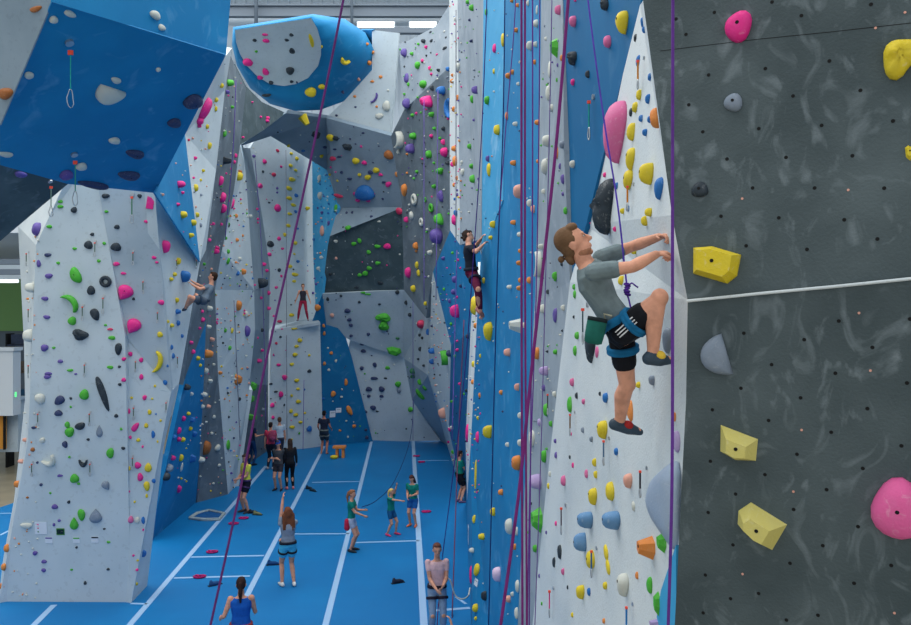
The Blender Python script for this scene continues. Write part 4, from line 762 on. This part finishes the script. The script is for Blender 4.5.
def person(label, J, H, cfg, vox=.014, group=None, root_at=None):
    """J: world joints. H: stature."""
    k = H/1.75; g = lambda n: J[n]
    base = root_at or (J['anL']+J['anR'])/2; root = empty('person', base); tag(root, label, 'person', group)
    sk = cloth(cfg.get('skin', SKIN), .6)
    hip, neck, head = g('hip'), g('neck'), g('head')
    side_s = (g('shR')-g('shL')).normalized(); side_h = (g('hipR')-g('hipL')).normalized(); sp = (neck-hip).normalized()
    fs = side_s.cross(sp); fs = -fs if cfg.get('flip') else fs; fs.normalize()
    fh = side_h.cross(sp).normalized(); fh = -fh if cfg.get('flip') else fh
    W = cfg.get('build', 1.0)*k
    mid = hip.lerp(neck, .42)+ (cfg.get('bend', Vector()) )
    cst = hip.lerp(neck, .72)+ (cfg.get('bend', Vector())*.6)
    def torso(bm, inf=0, lo=0, hi=6):
        rings = [(hip-sp*.085*k, side_h, fh, .085*W+inf, .07*W+inf), (hip-sp*.01*k, side_h, fh, .158*W+inf, .105*W+inf), (mid, (side_h+side_s).normalized(), (fh+fs).normalized(), .128*W+inf, .088*W+inf),
                 (cst, side_s, fs, .158*W+inf, .108*W+inf), (hip.lerp(neck, .88), side_s, fs, .165*W+inf, .088*W+inf), (hip.lerp(neck, .965), side_s, fs, .10*W+inf, .062*W+inf), (neck+sp*.01*k, side_s, fs, .052*k+inf*.6, .05*k+inf*.6)]
        loft(bm, rings[lo:hi+1])
    bm = bmesh.new(); torso(bm)
    up = (head-neck).normalized(); face = cfg['face'].normalized(); face = (face-up*face.dot(up)*cfg.get('tilt', 1)).normalized(); hs = face.cross(up).normalized()
    up2 = hs.cross(face).normalized()
    caps(bm, neck-sp*.03*k, neck.lerp(head, .55), .058*k, .052*k)
    ell(bm, head+up2*.022*k-face*.008*k, hs*.076*k, face*.094*k, up2*.098*k, 20, 14)           # skull
    ell(bm, head-up2*.05*k+face*.026*k, hs*.056*k, face*.06*k, up2*.066*k, 16, 10)             # jaw
    ell(bm, head-up2*.098*k+face*.062*k, hs*.022*k, face*.02*k, up2*.018*k, 10, 7)             # chin
    caps(bm, head+up2*.012*k+face*.086*k, head-up2*.024*k+face*.106*k, .009*k, .0145*k, 8)      # nose
    ell(bm, head-up2*.03*k+face*.096*k, hs*.018*k, face*.012*k, up2*.010*k, 8, 6)
    ell(bm, head-up2*.058*k+face*.083*k, hs*.026*k, face*.012*k, up2*.007*k, 10, 6)            # lips
    ell(bm, head-up2*.068*k+face*.081*k, hs*.022*k, face*.012*k, up2*.007*k, 10, 6)
    ell(bm, head+up2*.028*k+face*.08*k, hs*.05*k, face*.012*k, up2*.01*k, 10, 6)               # brow
    for s in (-1, 1): ell(bm, head-up2*.012*k+hs*s*.078*k-face*.01*k, hs*.011*k, face*.020*k, up2*.032*k, 8, 6)
    for s in 'LR':
        a, b, c, t = g('sh'+s), g('el'+s), g('wr'+s), g('ha'+s)
        ell(bm, a, Vector((.056*k, 0, 0)), Vector((0, .056*k, 0)), Vector((0, 0, .056*k)))
        m1 = a.lerp(b, .45); caps(bm, a, m1, .052*k, .046*k); caps(bm, m1, b, .046*k, .036*k)
        m2 = b.lerp(c, .3); caps(bm, b, m2, .037*k, .040*k); caps(bm, m2, c, .040*k, .026*k)
        pn = J.get('pn'+s, (b-a).cross(c-b)); pn = pn if pn.length > 1e-4 else Vector((0, 0, -1))
        hand(bm, c, t, pn, H, cfg.get('curl', .55))
        a, b, c, t = g('hip'+s), g('kn'+s), g('an'+s), g('to'+s)
        caps(bm, a, a.lerp(b, .5), .088*W, .076*W); caps(bm, a.lerp(b, .5), b, .076*W, .054*k)
        ell(bm, b+(b-(a+c)/2)*.08, Vector((.055*k, 0, 0)), Vector((0, .055*k, 0)), Vector((0, 0, .057*k)))
        m1 = b.lerp(c, .32); bk = (b-c).cross((t-c)).cross(b-c)
        bk = (-(t-c)+(b-c)*((t-c).dot(b-c)/(b-c).length_squared)).normalized()*.014*k
        caps(bm, b, m1+bk, .05*k, .056*k); caps(bm, m1+bk, c, .056*k, .035*k)
        caps(bm, c-(t-c)*.18+(c-b).normalized()*.03*k, t, .034*k, .026*k)
    body = part('body', bm, sk, root); remesh(body, vox)
    # eyes
    for s in (-1, 1):
        e = bmesh.new(); ell(e, head+up2*.008*k+hs*s*.032*k+face*.078*k, hs*.012*k, face*.007*k, up2*.005*k, 10, 7); part('eye', e, cloth((200, 190, 184), .3), root, True)
        e = bmesh.new(); ell(e, head+up2*.008*k+hs*s*.032*k+face*.0855*k, hs*.006*k, face*.003*k, up2*.006*k, 8, 6); part('iris', e, cloth((50, 40, 34), .3), root, True)
    # hair
    hc = cloth(cfg.get('hair', (60, 42, 32)), .8); e = bmesh.new()
    if cfg.get('hat'):
        ell(e, head+up2*.05*k-face*.012*k, hs*.086*k, face*.104*k, up2*.08*k); box(e, head+up2*.045*k+face*.12*k, (.12*k, .12*k, .012*k), Matrix((hs, face, up2)).transposed())
        o = part('cap', e, cloth(cfg['hat']), root); remesh(o, vox*.8); e = bmesh.new()
    hl = cfg.get('hairlen', 'short')
    ell(e, head+up2*.04*k-face*.022*k, hs*.081*k, face*.088*k, up2*.086*k, 18, 12)
    if hl == 'short': ell(e, head-up2*.01*k-face*.045*k, hs*.076*k, face*.06*k, up2*.075*k)
    for s in (-1, 1): ell(e, head+up2*.03*k-face*.01*k+hs*s*.062*k, hs*.02*k, face*.04*k, up2*.04*k, 10, 7)
    ell(e, head+up2*.09*k+face*.035*k, hs*.062*k, face*.045*k, up2*.034*k)
    if hl in ('long', 'wild'):
        f = 1.25 if hl == 'wild' else 1
        ell(e, head-up2*.02*k-face*.05*k, hs*.09*k*f, face*.062*k, up2*.12*k)
        for i in range(7 if hl == 'wild' else 5):
            x = (i-(3 if hl == 'wild' else 2))*.028*k*f
            caps(e, head-up2*.05*k-face*.055*k+hs*x, head-up2*(.28+.03*math.sin(i*3))*k*f-face*(.075+.01*math.cos(i*5))*k+hs*x*1.15, .035*k, .018*k)
    if hl in ('pony',):
        ell(e, head-up2*.0*k-face*.045*k, hs*.078*k, face*.06*k, up2*.08*k)
        q = head+up2*.03*k-face*.12*k; q1 = q-Vector((0, 0, .14*k))-face*.03*k; q2 = q1-Vector((0, 0, .16*k))+face*.02*k
        caps(e, q, q1, .03*k, .038*k); caps(e, q1, q2, .038*k, .014*k)
    if hl == 'bun':
        ell(e, head-up2*.0*k-face*.042*k, hs*.074*k, face*.056*k, up2*.08*k)
        ell(e, head-up2*.075*k-face*.07*k, hs*.045*k, face*.028*k, up2*.04*k); ell(e, head-face*.118*k-up2*.045*k, hs*.024*k, face*.022*k, up2*.022*k)
    o = part('hair', e, hc, root); remesh(o, vox*.7, 1)
    if cfg.get('beard'):
        e = bmesh.new(); ell(e, head-up2*.078*k+face*.018*k, hs*.0585*k, face*.062*k, up2*.042*k, 14, 9); ell(e, head-up2*.102*k+face*.058*k, hs*.024*k, face*.022*k, up2*.016*k)
        o = part('beard', e, cloth((164, 116, 90)), root); remesh(o, vox*.6, 1)
    # clothes
    sh = cfg.get('shirt')
    if sh:
        e = bmesh.new(); torso(e, .013*k, 1 if not cfg.get('crop') else 2, 5)
        sl = cfg.get('sleeve', .55)
        for s in 'LR':
            a, b, c = g('sh'+s), g('el'+s), g('wr'+s)
            if sl > 0:
                t = min(sl, 1); caps(e, a, a.lerp(b, t*.85), .058*k, .055*k if sl <= 1 else .05*k)
                if sl > 1: caps(e, b, b.lerp(c, .9), .05*k, .038*k)
        o = part('shirt', e, cloth(sh), root); remesh(o, vox*.85, 2)
        if cfg.get('print'):
            e = bmesh.new(); disc(e, cst+fs*(.121*W+.013*k), fs, .05*k, .004); part('shirt_print', e, cloth(cfg['print']), root)
    pn_ = cfg.get('pants')
    if pn_:
        e = bmesh.new(); torso(e, .017*k, 0, 2 if cfg.get('highwaist') else 1)
        loft(e, [(hip-sp*.02*k, side_h, fh, .158*W+.018*k, .105*W+.018*k), (hip+sp*.06*k, side_h, fh, .148*W+.018*k, .1*W+.017*k)])
        ln = cfg.get('leg', .6)
        for s in 'LR':
            a, b, c = g('hip'+s), g('kn'+s), g('an'+s); t = min(ln, 1)
            lo = cfg.get('loose', 1.0)
            caps(e, a, a.lerp(b, t*.88), .098*W, (.09*W*lo if t < 1 else .066*k*lo))
            if ln > 1:
                caps(e, b, b.lerp(c, .3), .064*k*lo, .066*k*lo); caps(e, b.lerp(c, .3), b.lerp(c, min(ln-1, .96)), .066*k*lo, .044*k*lo)
        o = part('shorts' if ln <= 1 else 'trousers', e, cloth(pn_), root); remesh(o, vox*.85, 2)
    if cfg.get('harness'):
        e = bmesh.new(); hp_ = hip+sp*.07*k
        loft(e, [(hp_-sp*.026*k, side_h, fh, .156*W+.038*k, .106*W+.036*k), (hp_+sp*.026*k, side_h, fh, .146*W+.040*k, .1*W+.038*k)], 24)
        hr_ = part('harness', e, cloth(cfg['harness']), root, True)
        for s in 'LR':
            a, b = g('hip'+s), g('kn'+s); c = a.lerp(b, .30); u, v, ax = frame(b-a); e = bmesh.new()
            rr_ = .104*W
            ring = [c+(u*math.cos(2*PI*i/20)+v*math.sin(2*PI*i/20))*rr_ for i in range(21)]
            for p, q in zip(ring, ring[1:]): caps(e, p-ax*.012*k, q-ax*.012*k, .016*k, .016*k, 6); caps(e, p+ax*.012*k, q+ax*.012*k, .016*k, .016*k, 6)
            o = part('leg_loop', e, cloth(cfg['harness']), hr_); remesh(o, vox*.7, 2)
    if cfg.get('shoes'):
        for s in 'LR':
            b, c, t = g('kn'+s), g('an'+s), g('to'+s); dn = (c-b).normalized(); fd = (t-c); fd = fd-dn*fd.dot(dn)*0
            e = bmesh.new(); heel = c-fd*.24+dn*.045*k
            caps(e, heel, c.lerp(t, .5)+dn*.018*k, .040*k, .043*k); caps(e, c.lerp(t, .5)+dn*.018*k, t+fd*.1, .043*k, .024*k); caps(e, c, heel, .036*k, .04*k)
            o = part('shoe', e, cloth(cfg['shoes'], .5), root); remesh(o, vox*.7, 2)
    return root, dict(fs=fs, fh=fh, side_h=side_h, sp=sp, k=k, up=up2, face=face, hs=hs, W=W)
def ik(a, c, l1, l2, pole):
    d = c-a; L = min(d.length, (l1+l2)*.999); L = max(L, abs(l1-l2)+.01); d.normalize(); x = (l1*l1-l2*l2+L*L)/(2*L); y = math.sqrt(max(l1*l1-x*x, 0))
    pole = (pole-d*pole.dot(d)).normalized(); return a+d*x+pole*y, a+d*L
def stand(label, px, fy, H, phi, cfg, hL=None, hR=None, fL=(-.06, 0), fR=(.06, 0), lean=0, look=None, vox=.014, group=None, crouch=0, floorz=.02, Y=None):
    """phi: heading in degrees, 0 faces the camera, 90 faces right. Hand targets (side, forward, up) in units of H; foot (side, forward)."""
    base = FL(px, fy) if Y is None else P(px, fy, Y); base.z = floorz if Y is None else base.z
    a = math.radians(phi); f = Vector((math.sin(a), -math.cos(a), 0)); r = f.cross(Vector((0, 0, 1))); u = Vector((0, 0, 1))
    # r points to the person's right
    def L(s, fw, z): return base+r*s*H+f*fw*H+u*z*H
    hipz = .515-crouch; ln = math.radians(lean)
    J = {'hip': L(0, 0, hipz)}
    def TT(s, h, ff=0): return J['hip']+r*s*H+(u*math.cos(ln)+f*math.sin(ln))*h*H+f*ff*H
    J['neck'] = TT(0, .305); J['head'] = TT(0, .412, .012)
    for sd, sg, hh, ft in (('L', -1, hL, fL), ('R', 1, hR, fR)):
        J['sh'+sd] = TT(sg*.096, .283); J['hip'+sd] = J['hip']+r*sg*.052*H-u*.01*H
        hh = hh or (sg*.14, .03, .42); T_ = L(*hh)
        J['el'+sd], J['wr'+sd] = ik(J['sh'+sd], T_, .165*H, .15*H, (-f*.5-u*1+r*sg*.3))
        J['ha'+sd] = J['wr'+sd]+(J['wr'+sd]-J['el'+sd]).normalized()*.1*H
        J['pn'+sd] = -r*sg
        F_ = L(ft[0], ft[1], .045); J['kn'+sd], J['an'+sd] = ik(J['hip'+sd], F_, .245*H, .245*H, f)
        J['to'+sd] = J['an'+sd]+(f+r*sg*.2).normalized()*.095*H-u*.028*H
    cfg = dict(cfg); cfg.setdefault('face', f if look is None else (f*math.cos(math.radians(look[0]))+r*math.sin(math.radians(look[0]))+u*math.tan(math.radians(look[1]))))
    if look is not None: cfg['face'] = f*math.cos(math.radians(look[0]))+r*math.sin(math.radians(look[0]))+u*math.tan(math.radians(look[1])); cfg['tilt'] = 0
    root, inf = person(label, J, H, cfg, vox, group, base.copy())
    return root, J, inf

# ---- main climber
def Q(x, y, Y): return P(x, y, Y)
J = dict(hip=Q(624, 331, 5.12), neck=Q(585, 262, 5.13), head=Q(573.5, 243.5, 5.13), shR=Q(594, 272, 4.93), shL=Q(601, 258, 5.32), hipR=Q(624, 331, 5.02), hipL=Q(621, 334, 5.22),
         elR=Q(632, 267, 4.86), wrR=Q(656, 254.5, 4.95), haR=Q(668, 252, 5.0), elL=Q(632, 246.5, 5.38), wrL=Q(659, 237, 5.2), haL=Q(671, 235, 5.1),
         knR=Q(658, 301, 4.88), anR=Q(653, 353, 4.93), toR=Q(668, 360, 4.95), knL=Q(627, 384, 5.3), anL=Q(620, 421, 5.42), toL=Q(638, 431, 5.46),
         pnR=Vector((0, .2, -1)), pnL=Vector((0, -.2, -1)))
cfg = dict(face=(P(600, 226, 5.1)-P(573, 241, 5.13)), tilt=1, hair=(108, 82, 60), hairlen='bun', beard=True, shirt=(112, 128, 132), sleeve=.62, pants=(24, 26, 32), leg=.62, harness=(24, 104, 150),
           shoes=(58, 74, 88), build=.88, curl=1.15, bend=Vector((-.02, 0, .0)), skin=(214, 156, 130))
root, inf = person('man in grey T-shirt and black shorts climbing the white slab on a violet rope', J, 1.78, cfg, .0065, root_at=J['hip'].copy())
# shoe uppers, laces, chalk bag, stripes, knot
for s, c1 in (('R', (226, 190, 70)), ('L', (176, 50, 50))):
    e = bmesh.new(); c, t = J['an'+s], J['to'+s]; n_ = Vector((0, 0, 1))
    ell(e, c.lerp(t, .42)+Vector((0, -.016, .006)), Vector((.036, 0, -.012)), Vector((0, .036, 0)), Vector((.008, 0, .028))); o = part('shoe_strap', e, cloth(c1), root); remesh(o, .006, 2)
bg = empty('chalk_bag', P(597, 331, 4.95)); tag(bg, 'dark green chalk bag hanging at the back of the main climber', 'chalk bag')
e = bmesh.new(); ax = (P(594, 345, 4.95)-P(599, 320, 4.95)).normalized(); sx = ax.cross(Vector((0, 1, 0))).normalized(); c0 = P(597.5, 319.5, 4.95)
loft(e, [(c0+ax*t, sx, Vector((0, 1, 0)), r_*1.0, r_*.9) for t, r_ in ((0, .058), (.02, .061), (.09, .06), (.145, .055), (.155, .03))], 20); part('pouch', e, cloth((32, 98, 88)), bg, True)
e = bmesh.new(); loft(e, [(c0-ax*.012, sx, Vector((0, 1, 0)), .061, .056), (c0+ax*.012, sx, Vector((0, 1, 0)), .062, .057)], 20); part('rim', e, cloth((30, 40, 44)), bg, True)
e = bmesh.new(); tube(e, [c0+sx*.05, P(604, 314, 4.93), P(612, 316, 4.92)], .006); part('cord', e, cloth((150, 150, 130)), bg)
e = bmesh.new(); kp = P(627, 289, 5.08)
for i in range(5):
    cc = kp+Vector((.004*math.sin(i*2), .004*math.cos(i), .03-i*.016)); rg = [cc+Vector((math.cos(a)*.016, math.sin(a)*.016, .006*math.sin(a+i))) for a in [2*PI*j/10 for j in range(11)]]; tube(e, rg, .006, 6)
tube(e, [kp+Vector((0, 0, -.03)), P(629, 300, 5.06), P(631, 309, 5.02), P(630, 316, 5.0)], .0058); tube(e, [kp+Vector((0, 0, .02)), P(632, 283, 5.05), P(638, 287.5, 5.02)], .0055)
tag(obj('rope_knot', e, cloth((84, 50, 150)), smooth=True), 'violet tie-in knot with short tail in front of the climber waist', 'knot')
e = bmesh.new()   # three white stripes along the near shorts leg
a, b = J['hipR'], J['knR']; ax = (b-a).normalized()
for i in range(3):
    pts = []
    up_ = Vector((0, -1, 0))+Vector((0, 0, .55-.24*i)); up_ = (up_-ax*up_.dot(ax)).normalized()
    for t in (-.05, .05, .15, .25, .36, .46): pts.append(a+(b-a)*t+up_*(.0985*.9+.003))
    tube(e, pts, .0042, 6)
part('side_stripe', e, cloth((220, 222, 226)), root)

# ---- boy on the left tower
J = dict(hip=Q(203, 301, 16.6), neck=Q(211.5, 284, 16.9), head=Q(213, 277, 16.9), shR=Q(209, 287, 16.75), shL=Q(210, 287, 17.05), hipR=Q(203, 301, 16.5), hipL=Q(204, 301, 16.7),
         elR=Q(200, 289, 16.5), wrR=Q(192, 284.5, 16.6), haR=Q(188, 280, 16.7), elL=Q(200, 286, 17.2), wrL=Q(193, 282, 17.1), haL=Q(188, 277, 17.1),
         knR=Q(190, 297.5, 16.3), anR=Q(185.5, 308, 16.5), toR=Q(183, 310, 16.6), knL=Q(196, 296, 16.9), anL=Q(187, 306, 17.0), toL=Q(184, 308, 17.0), pnR=Vector((-1, 0, -1)), pnL=Vector((-1, 0, -1)))
# facing left: mirror handedness
for a in ('sh', 'hip', 'el', 'wr', 'ha', 'kn', 'an', 'to', 'pn'): J[a+'L'], J[a+'R'] = J[a+'R'], J[a+'L']
person('boy in grey T-shirt and shorts clinging sideways to the white left tower', J, 1.55, dict(face=Vector((-1, -.1, .1)), hair=(50, 34, 26), shirt=(96, 112, 128), pants=(70, 84, 100), leg=.6, shoes=(70, 80, 96), harness=(40, 60, 80)), .014, root_at=J['hip'].copy())
# ---- woman on the ledge, far
stand('woman in black top and dark red leggings standing on the far ledge', 303, 321, 1.5, 5, dict(hair=(120, 84, 56), hairlen='pony', shirt=(52, 50, 62), sleeve=0, pants=(150, 36, 66), leg=1.9, shoes=(120, 110, 120), build=.9),
      hL=(-.2, .05, .5), hR=(.2, .05, .5), fL=(-.13, 0), fR=(.13, .03), vox=.018, Y=32.0)
# ---- climber on the blue wall
J = dict(hip=Q(471.5, 273, 13.6), neck=Q(468.5, 244, 13.6), head=Q(468, 236.5, 13.7), shR=Q(471, 248, 13.45), shL=Q(471, 248, 13.8), hipR=Q(473, 275, 13.5), hipL=Q(474, 275, 13.7),
         elR=Q(476, 252, 13.3), wrR=Q(482, 246, 13.4), haR=Q(486, 241, 13.45), elL=Q(476, 246, 13.95), wrL=Q(481, 239, 13.8), haL=Q(485, 232, 13.7),
         knR=Q(478, 290, 13.2), anR=Q(480.5, 311, 13.3), toR=Q(483, 316, 13.4), knL=Q(479, 288, 13.9), anL=Q(478, 308, 13.8), toL=Q(481, 313, 13.7), pnR=Vector((1, 0, -1)), pnL=Vector((1, 0, -1)))
person('climber in black T-shirt and maroon leggings high on the blue wall', J, 1.72, dict(face=Vector((.8, .6, .5)), hair=(48, 36, 32), hairlen='bun', shirt=(30, 36, 48), pants=(92, 26, 56), leg=1.85, shoes=(180, 120, 110), harness=(40, 46, 58), build=.9), .013, root_at=J['hip'].copy())

G = 'people on the blue mat'
TEAL = (16, 124, 112)
r_, Jw, _ = stand('woman in grey top and turquoise shorts raising one arm, seen from behind', 288, 587, 1.68, 205, dict(hair=(110, 66, 46), hairlen='wild', shirt=(132, 142, 156), sleeve=.5, pants=(72, 180, 216), leg=.5, loose=1.12, shoes=(216, 218, 216), harness=(34, 38, 50)),
      hL=(-.05, .06, 1.11), hR=(-.02, .2, .56), fL=(-.07, .02), fR=(.07, -.03), vox=.012)
stand('woman in blue vest with dark ponytail, cut off by the bottom edge', 241, 684, 1.66, 190, dict(hair=(48, 32, 30), hairlen='pony', shirt=(20, 84, 170), sleeve=0, pants=(120, 200, 210), leg=.6, shoes=(60, 60, 60), harness=(150, 60, 60), build=1.02),
      hL=(-.2, .12, .58), hR=(.12, .2, .6), vox=.011)
r_, Jp, ip = stand('woman in pale pink T-shirt and grey jeans belaying beside the blue wall', 437, 640, 1.72, 8, dict(hair=(104, 66, 56), hairlen='pony', shirt=(214, 178, 182), sleeve=.5, pants=(128, 152, 180), leg=1.93, shoes=(110, 50, 70), harness=(40, 36, 50), print=(196, 130, 80), build=.92),
      hL=(-.04, .17, .6), hR=(.03, .18, .58), vox=.011)
stand('girl in teal T-shirt and pale shorts with a red pouch at her hip', 351.5, 552, 1.5, 80, dict(hair=(140, 96, 70), hairlen='pony', shirt=TEAL, sleeve=.55, pants=(160, 172, 196), leg=.45, shoes=(40, 50, 60), build=.9), hL=(-.06, .2, .66), hR=(.06, .22, .6), vox=.013)
stand('small blonde girl in teal T-shirt and denim shorts reaching an arm up', 391, 536, 1.22, 60, dict(hair=(222, 190, 110), hairlen='pony', shirt=TEAL, sleeve=.55, pants=(24, 84, 130), leg=.55, shoes=(210, 60, 110)), hL=(-.02, .14, 1.1), hR=(.05, .32, .78), fL=(-.1, .06), fR=(.08, -.04), vox=.013)
stand('girl in teal T-shirt and blue shorts bowing her head over a rope', 413, 527, 1.42, -20, dict(hair=(70, 44, 40), hairlen='long', shirt=TEAL, sleeve=.55, pants=(24, 90, 160), leg=.6, shoes=(226, 120, 80)), hL=(-.04, .16, .62), hR=(.04, .17, .58), lean=8, look=(0, -35), vox=.013)
stand('man in black T-shirt and dark shorts facing the deep blue arched wall', 324, 455, 1.78, 175, dict(hair=(30, 26, 26), shirt=(34, 42, 62), pants=(44, 58, 74), leg=.75, skin=(180, 120, 100), harness=(110, 120, 120)), hL=(-.14, .1, .55), hR=(.15, .12, .56), vox=.018)
stand('man in yellow T-shirt and black shorts belaying, head lowered', 246, 513, 1.7, -40, dict(hair=(60, 46, 40), shirt=(206, 206, 84), pants=(26, 28, 44), leg=.6, shoes=(60, 56, 60), harness=(70, 56, 100)), hL=(-.03, .18, .6), hR=(.05, .16, .56), look=(0, -25), vox=.015)
stand('person in red shirt with a backpack, back turned', 270.5, 470, 1.74, 170, dict(hair=(36, 28, 30), shirt=(196, 62, 92), pants=(30, 36, 52), leg=1.93, shoes=(160, 160, 170)), hL=(-.15, .05, .46), hR=(.12, .15, .55), vox=.017)
stand('person in white T-shirt standing behind the red shirt', 279.5, 462, 1.72, 195, dict(hair=(92, 66, 54), shirt=(176, 196, 214), pants=(60, 66, 84), leg=1.93, shoes=(60, 60, 60)), vox=.018)
stand('woman with cap and grey top folding her arms in the group', 278.5, 491, 1.62, -10, dict(hair=(80, 58, 50), hairlen='long', hat=(30, 80, 170), shirt=(70, 74, 80), sleeve=.5, pants=(52, 50, 58), leg=.5, shoes=(40, 44, 60)), hL=(.06, .11, .66), hR=(-.06, .13, .64), vox=.015)
stand('person in black jacket and leggings beside the woman with cap', 290, 490, 1.66, 200, dict(hair=(60, 46, 40), hairlen='long', shirt=(30, 34, 40), sleeve=1.2, pants=(20, 24, 30), leg=1.9, shoes=(214, 120, 130)), hL=(-.12, .06, .5), hR=(.14, .08, .5), vox=.016)
stand('person in dark blue clothes at the foot of the slate groove', 251, 466, 1.72, 160, dict(hair=(22, 26, 36), shirt=(26, 44, 76), sleeve=.6, pants=(24, 62, 110), leg=1.93, shoes=(30, 40, 60)), hL=(-.05, .2, .7), hR=(.2, .1, .66), vox=.017)
stand('child in teal T-shirt with black harness at the foot of the blue wall', 459.5, 503, 1.58, 115, dict(hair=(36, 28, 32), hairlen='short', shirt=TEAL, sleeve=.6, pants=(24, 26, 36), leg=.7, shoes=(90, 80, 120), harness=(20, 30, 30)), hL=(-.06, .18, .66), hR=(.04, .2, .7), vox=.014)
stand('person below the bottom edge with only one raised hand showing', 447, 780, 1.7, 180, dict(hair=(60, 46, 40), shirt=(90, 100, 110), pants=(40, 50, 70), leg=1.9, shoes=(60, 60, 60)), hR=(.02, .06, 1.18), hL=(-.14, .02, .45), vox=.012)

# ---------------------------------------------------------------- things on the mat
def blob_shoe(px, py, rgb, label, ang=0, grp=None, k=1.0):
    c = FL(px, py); c.z = .02; a = math.radians(ang); f = Vector((math.cos(a), math.sin(a), 0)); o = empty('climbing_shoe', c); tag(o, label, 'shoe', grp)
    e = bmesh.new(); caps(e, c+Vector((0, 0, .045)), c+f*.13*k+Vector((0, 0, .04)), .045*k, .045*k); caps(e, c+f*.13*k+Vector((0, 0, .04)), c+f*.2*k+Vector((0, 0, .028)), .044*k, .027*k); caps(e, c+Vector((0, 0, .04)), c+Vector((0, 0, .09)), .04*k, .035*k)
    q = part('upper', e, cloth(rgb), o); remesh(q, .012, 1)
    e = bmesh.new(); box(e, c+f*.09*k+Vector((0, 0, .006)), (.3*k, .085*k, .012), Matrix.Rotation(a, 3, 'Z')); part('sole', e, cloth((40, 42, 46)), o)
blob_shoe(307, 489.5, (36, 46, 58), 'dark slipper shoe lying on the tape line, left of its pair', -30); blob_shoe(311, 491.5, (40, 60, 76), 'dark slipper shoe lying right of its twin on the tape line', -35)
blob_shoe(250, 514, (40, 44, 50), 'black shoe lying by the feet of the man in yellow', 5); blob_shoe(254.5, 515.5, (120, 124, 90), 'olive shoe lying right of the black one near the man in yellow', -12)
blob_shoe(394, 584.5, (40, 44, 60), 'dark shoe with red trim alone in the open middle of the mat', 25)
blob_shoe(269, 566, (28, 70, 120), 'small navy pouch-like shoe behind the tape line', 10); blob_shoe(211, 587, (40, 80, 130), 'small dark blue shoe left of the woman in blue vest', 40)
# tarp with pale rim
o = empty('rope_tarp', FL(206, 517)); tag(o, 'flat blue triangular rope tarp with pale rim beside the tape line', 'tarp')
pp = [(190, 520), (197, 515.5), (209, 512.5), (224, 515.5), (219, 521.5), (203, 521.5)]
e = bmesh.new(); lo = [e.verts.new(FL(*q)+Vector((0, 0, .025))) for q in pp]; hi = [e.verts.new(FL(*q)+Vector((0, 0, .05))) for q in pp]
e.faces.new(hi); e.faces.new(lo[::-1])
for i in range(6): e.faces.new((lo[i], lo[(i+1) % 6], hi[(i+1) % 6], hi[i]))
bmesh.ops.recalc_face_normals(e, faces=e.faces); part('sheet', e, cloth((30, 90, 150)), o)
e = bmesh.new(); tube(e, [FL(*q)+Vector((0, 0, .06)) for q in pp+pp[:1]], .05, 6); part('rim', e, cloth((160, 176, 180)), o)
# orange steps
o = empty('step_stool', FL(339, 458)); tag(o, 'orange plastic stool near the man facing the blue wall', 'stool'); b0 = FL(339.5, 458); b0.z = .02
e = bmesh.new(); box(e, b0+Vector((0, 0, .42)), (.5, .35, .08)); part('seat', e, HM['o'], o)
for x in (-.12, .12):
    e = bmesh.new(); box(e, b0+Vector((x+.03, 0, .2)), (.1, .25, .4)); part('leg', e, HM['o'], o)
bmesh_ = bmesh.new(); b1 = FL(334, 459.5); b1.z = .1; ell(bmesh_, b1, Vector((.16, 0, 0)), Vector((0, .1, 0)), Vector((0, 0, .08))); tag(obj('climbing_hold', bmesh_, HM['y'], smooth=True), 'loose yellow hold lying on the mat beside the orange stool', 'climbing hold')
# pink rope ends
for x, y, l in ((208, 553.5, 'above the lower tape cross line'), (195, 578.5, 'lying on the lowest short tape line, left'), (240, 519.5, 'behind the feet of the man in yellow'), (230, 525, 'left of the diagonal rope, faint and small'), (423, 513, 'lying on the tape line behind the teal girl'), (419, 463, 'far back beside the tape line'), (414, 457, 'farthest back near the folded back wall')):
    c = FL(x, y); c.z = .045; e = bmesh.new(); sc = .16
    tube(e, [c+Vector((math.cos(t*2.2)*sc*(.4+.1*t)+t*.04, math.sin(t*2.2)*sc*.5, 0)) for t in [i*.35 for i in range(12)]], .022, 6)
    tag(obj('rope_end', e, cloth((190, 40, 110)), smooth=True), 'pink rope end '+l, 'rope end', 'pink rope ends on the mat')
# red hip pouch of the girl
c = FL(348, 552); e = bmesh.new(); caps(e, P(347, 521, c.y-.1), P(347, 528, c.y-.1), .06, .07); o = tag(obj('chalk_bag', e, cloth((190, 40, 70)), smooth=True), 'red chalk bag at the hip of the girl in teal with pale shorts', 'chalk bag')
# backpack on the red shirt
c = FL(270.5, 470); o = empty('backpack', P(273, 436, c.y-.25)); tag(o, 'dusty red backpack worn by the person in red shirt', 'backpack')
e = bmesh.new(); ell(e, P(272.5, 436, c.y-.22), Vector((.16, 0, 0)), Vector((0, .1, 0)), Vector((0, 0, .22))); part('pack', e, cloth((150, 66, 96)), o, True)
e = bmesh.new(); ell(e, P(272.5, 439, c.y-.31), Vector((.11, 0, 0)), Vector((0, .05, 0)), Vector((0, 0, .1))); part('pocket', e, cloth((120, 56, 90)), o, True)
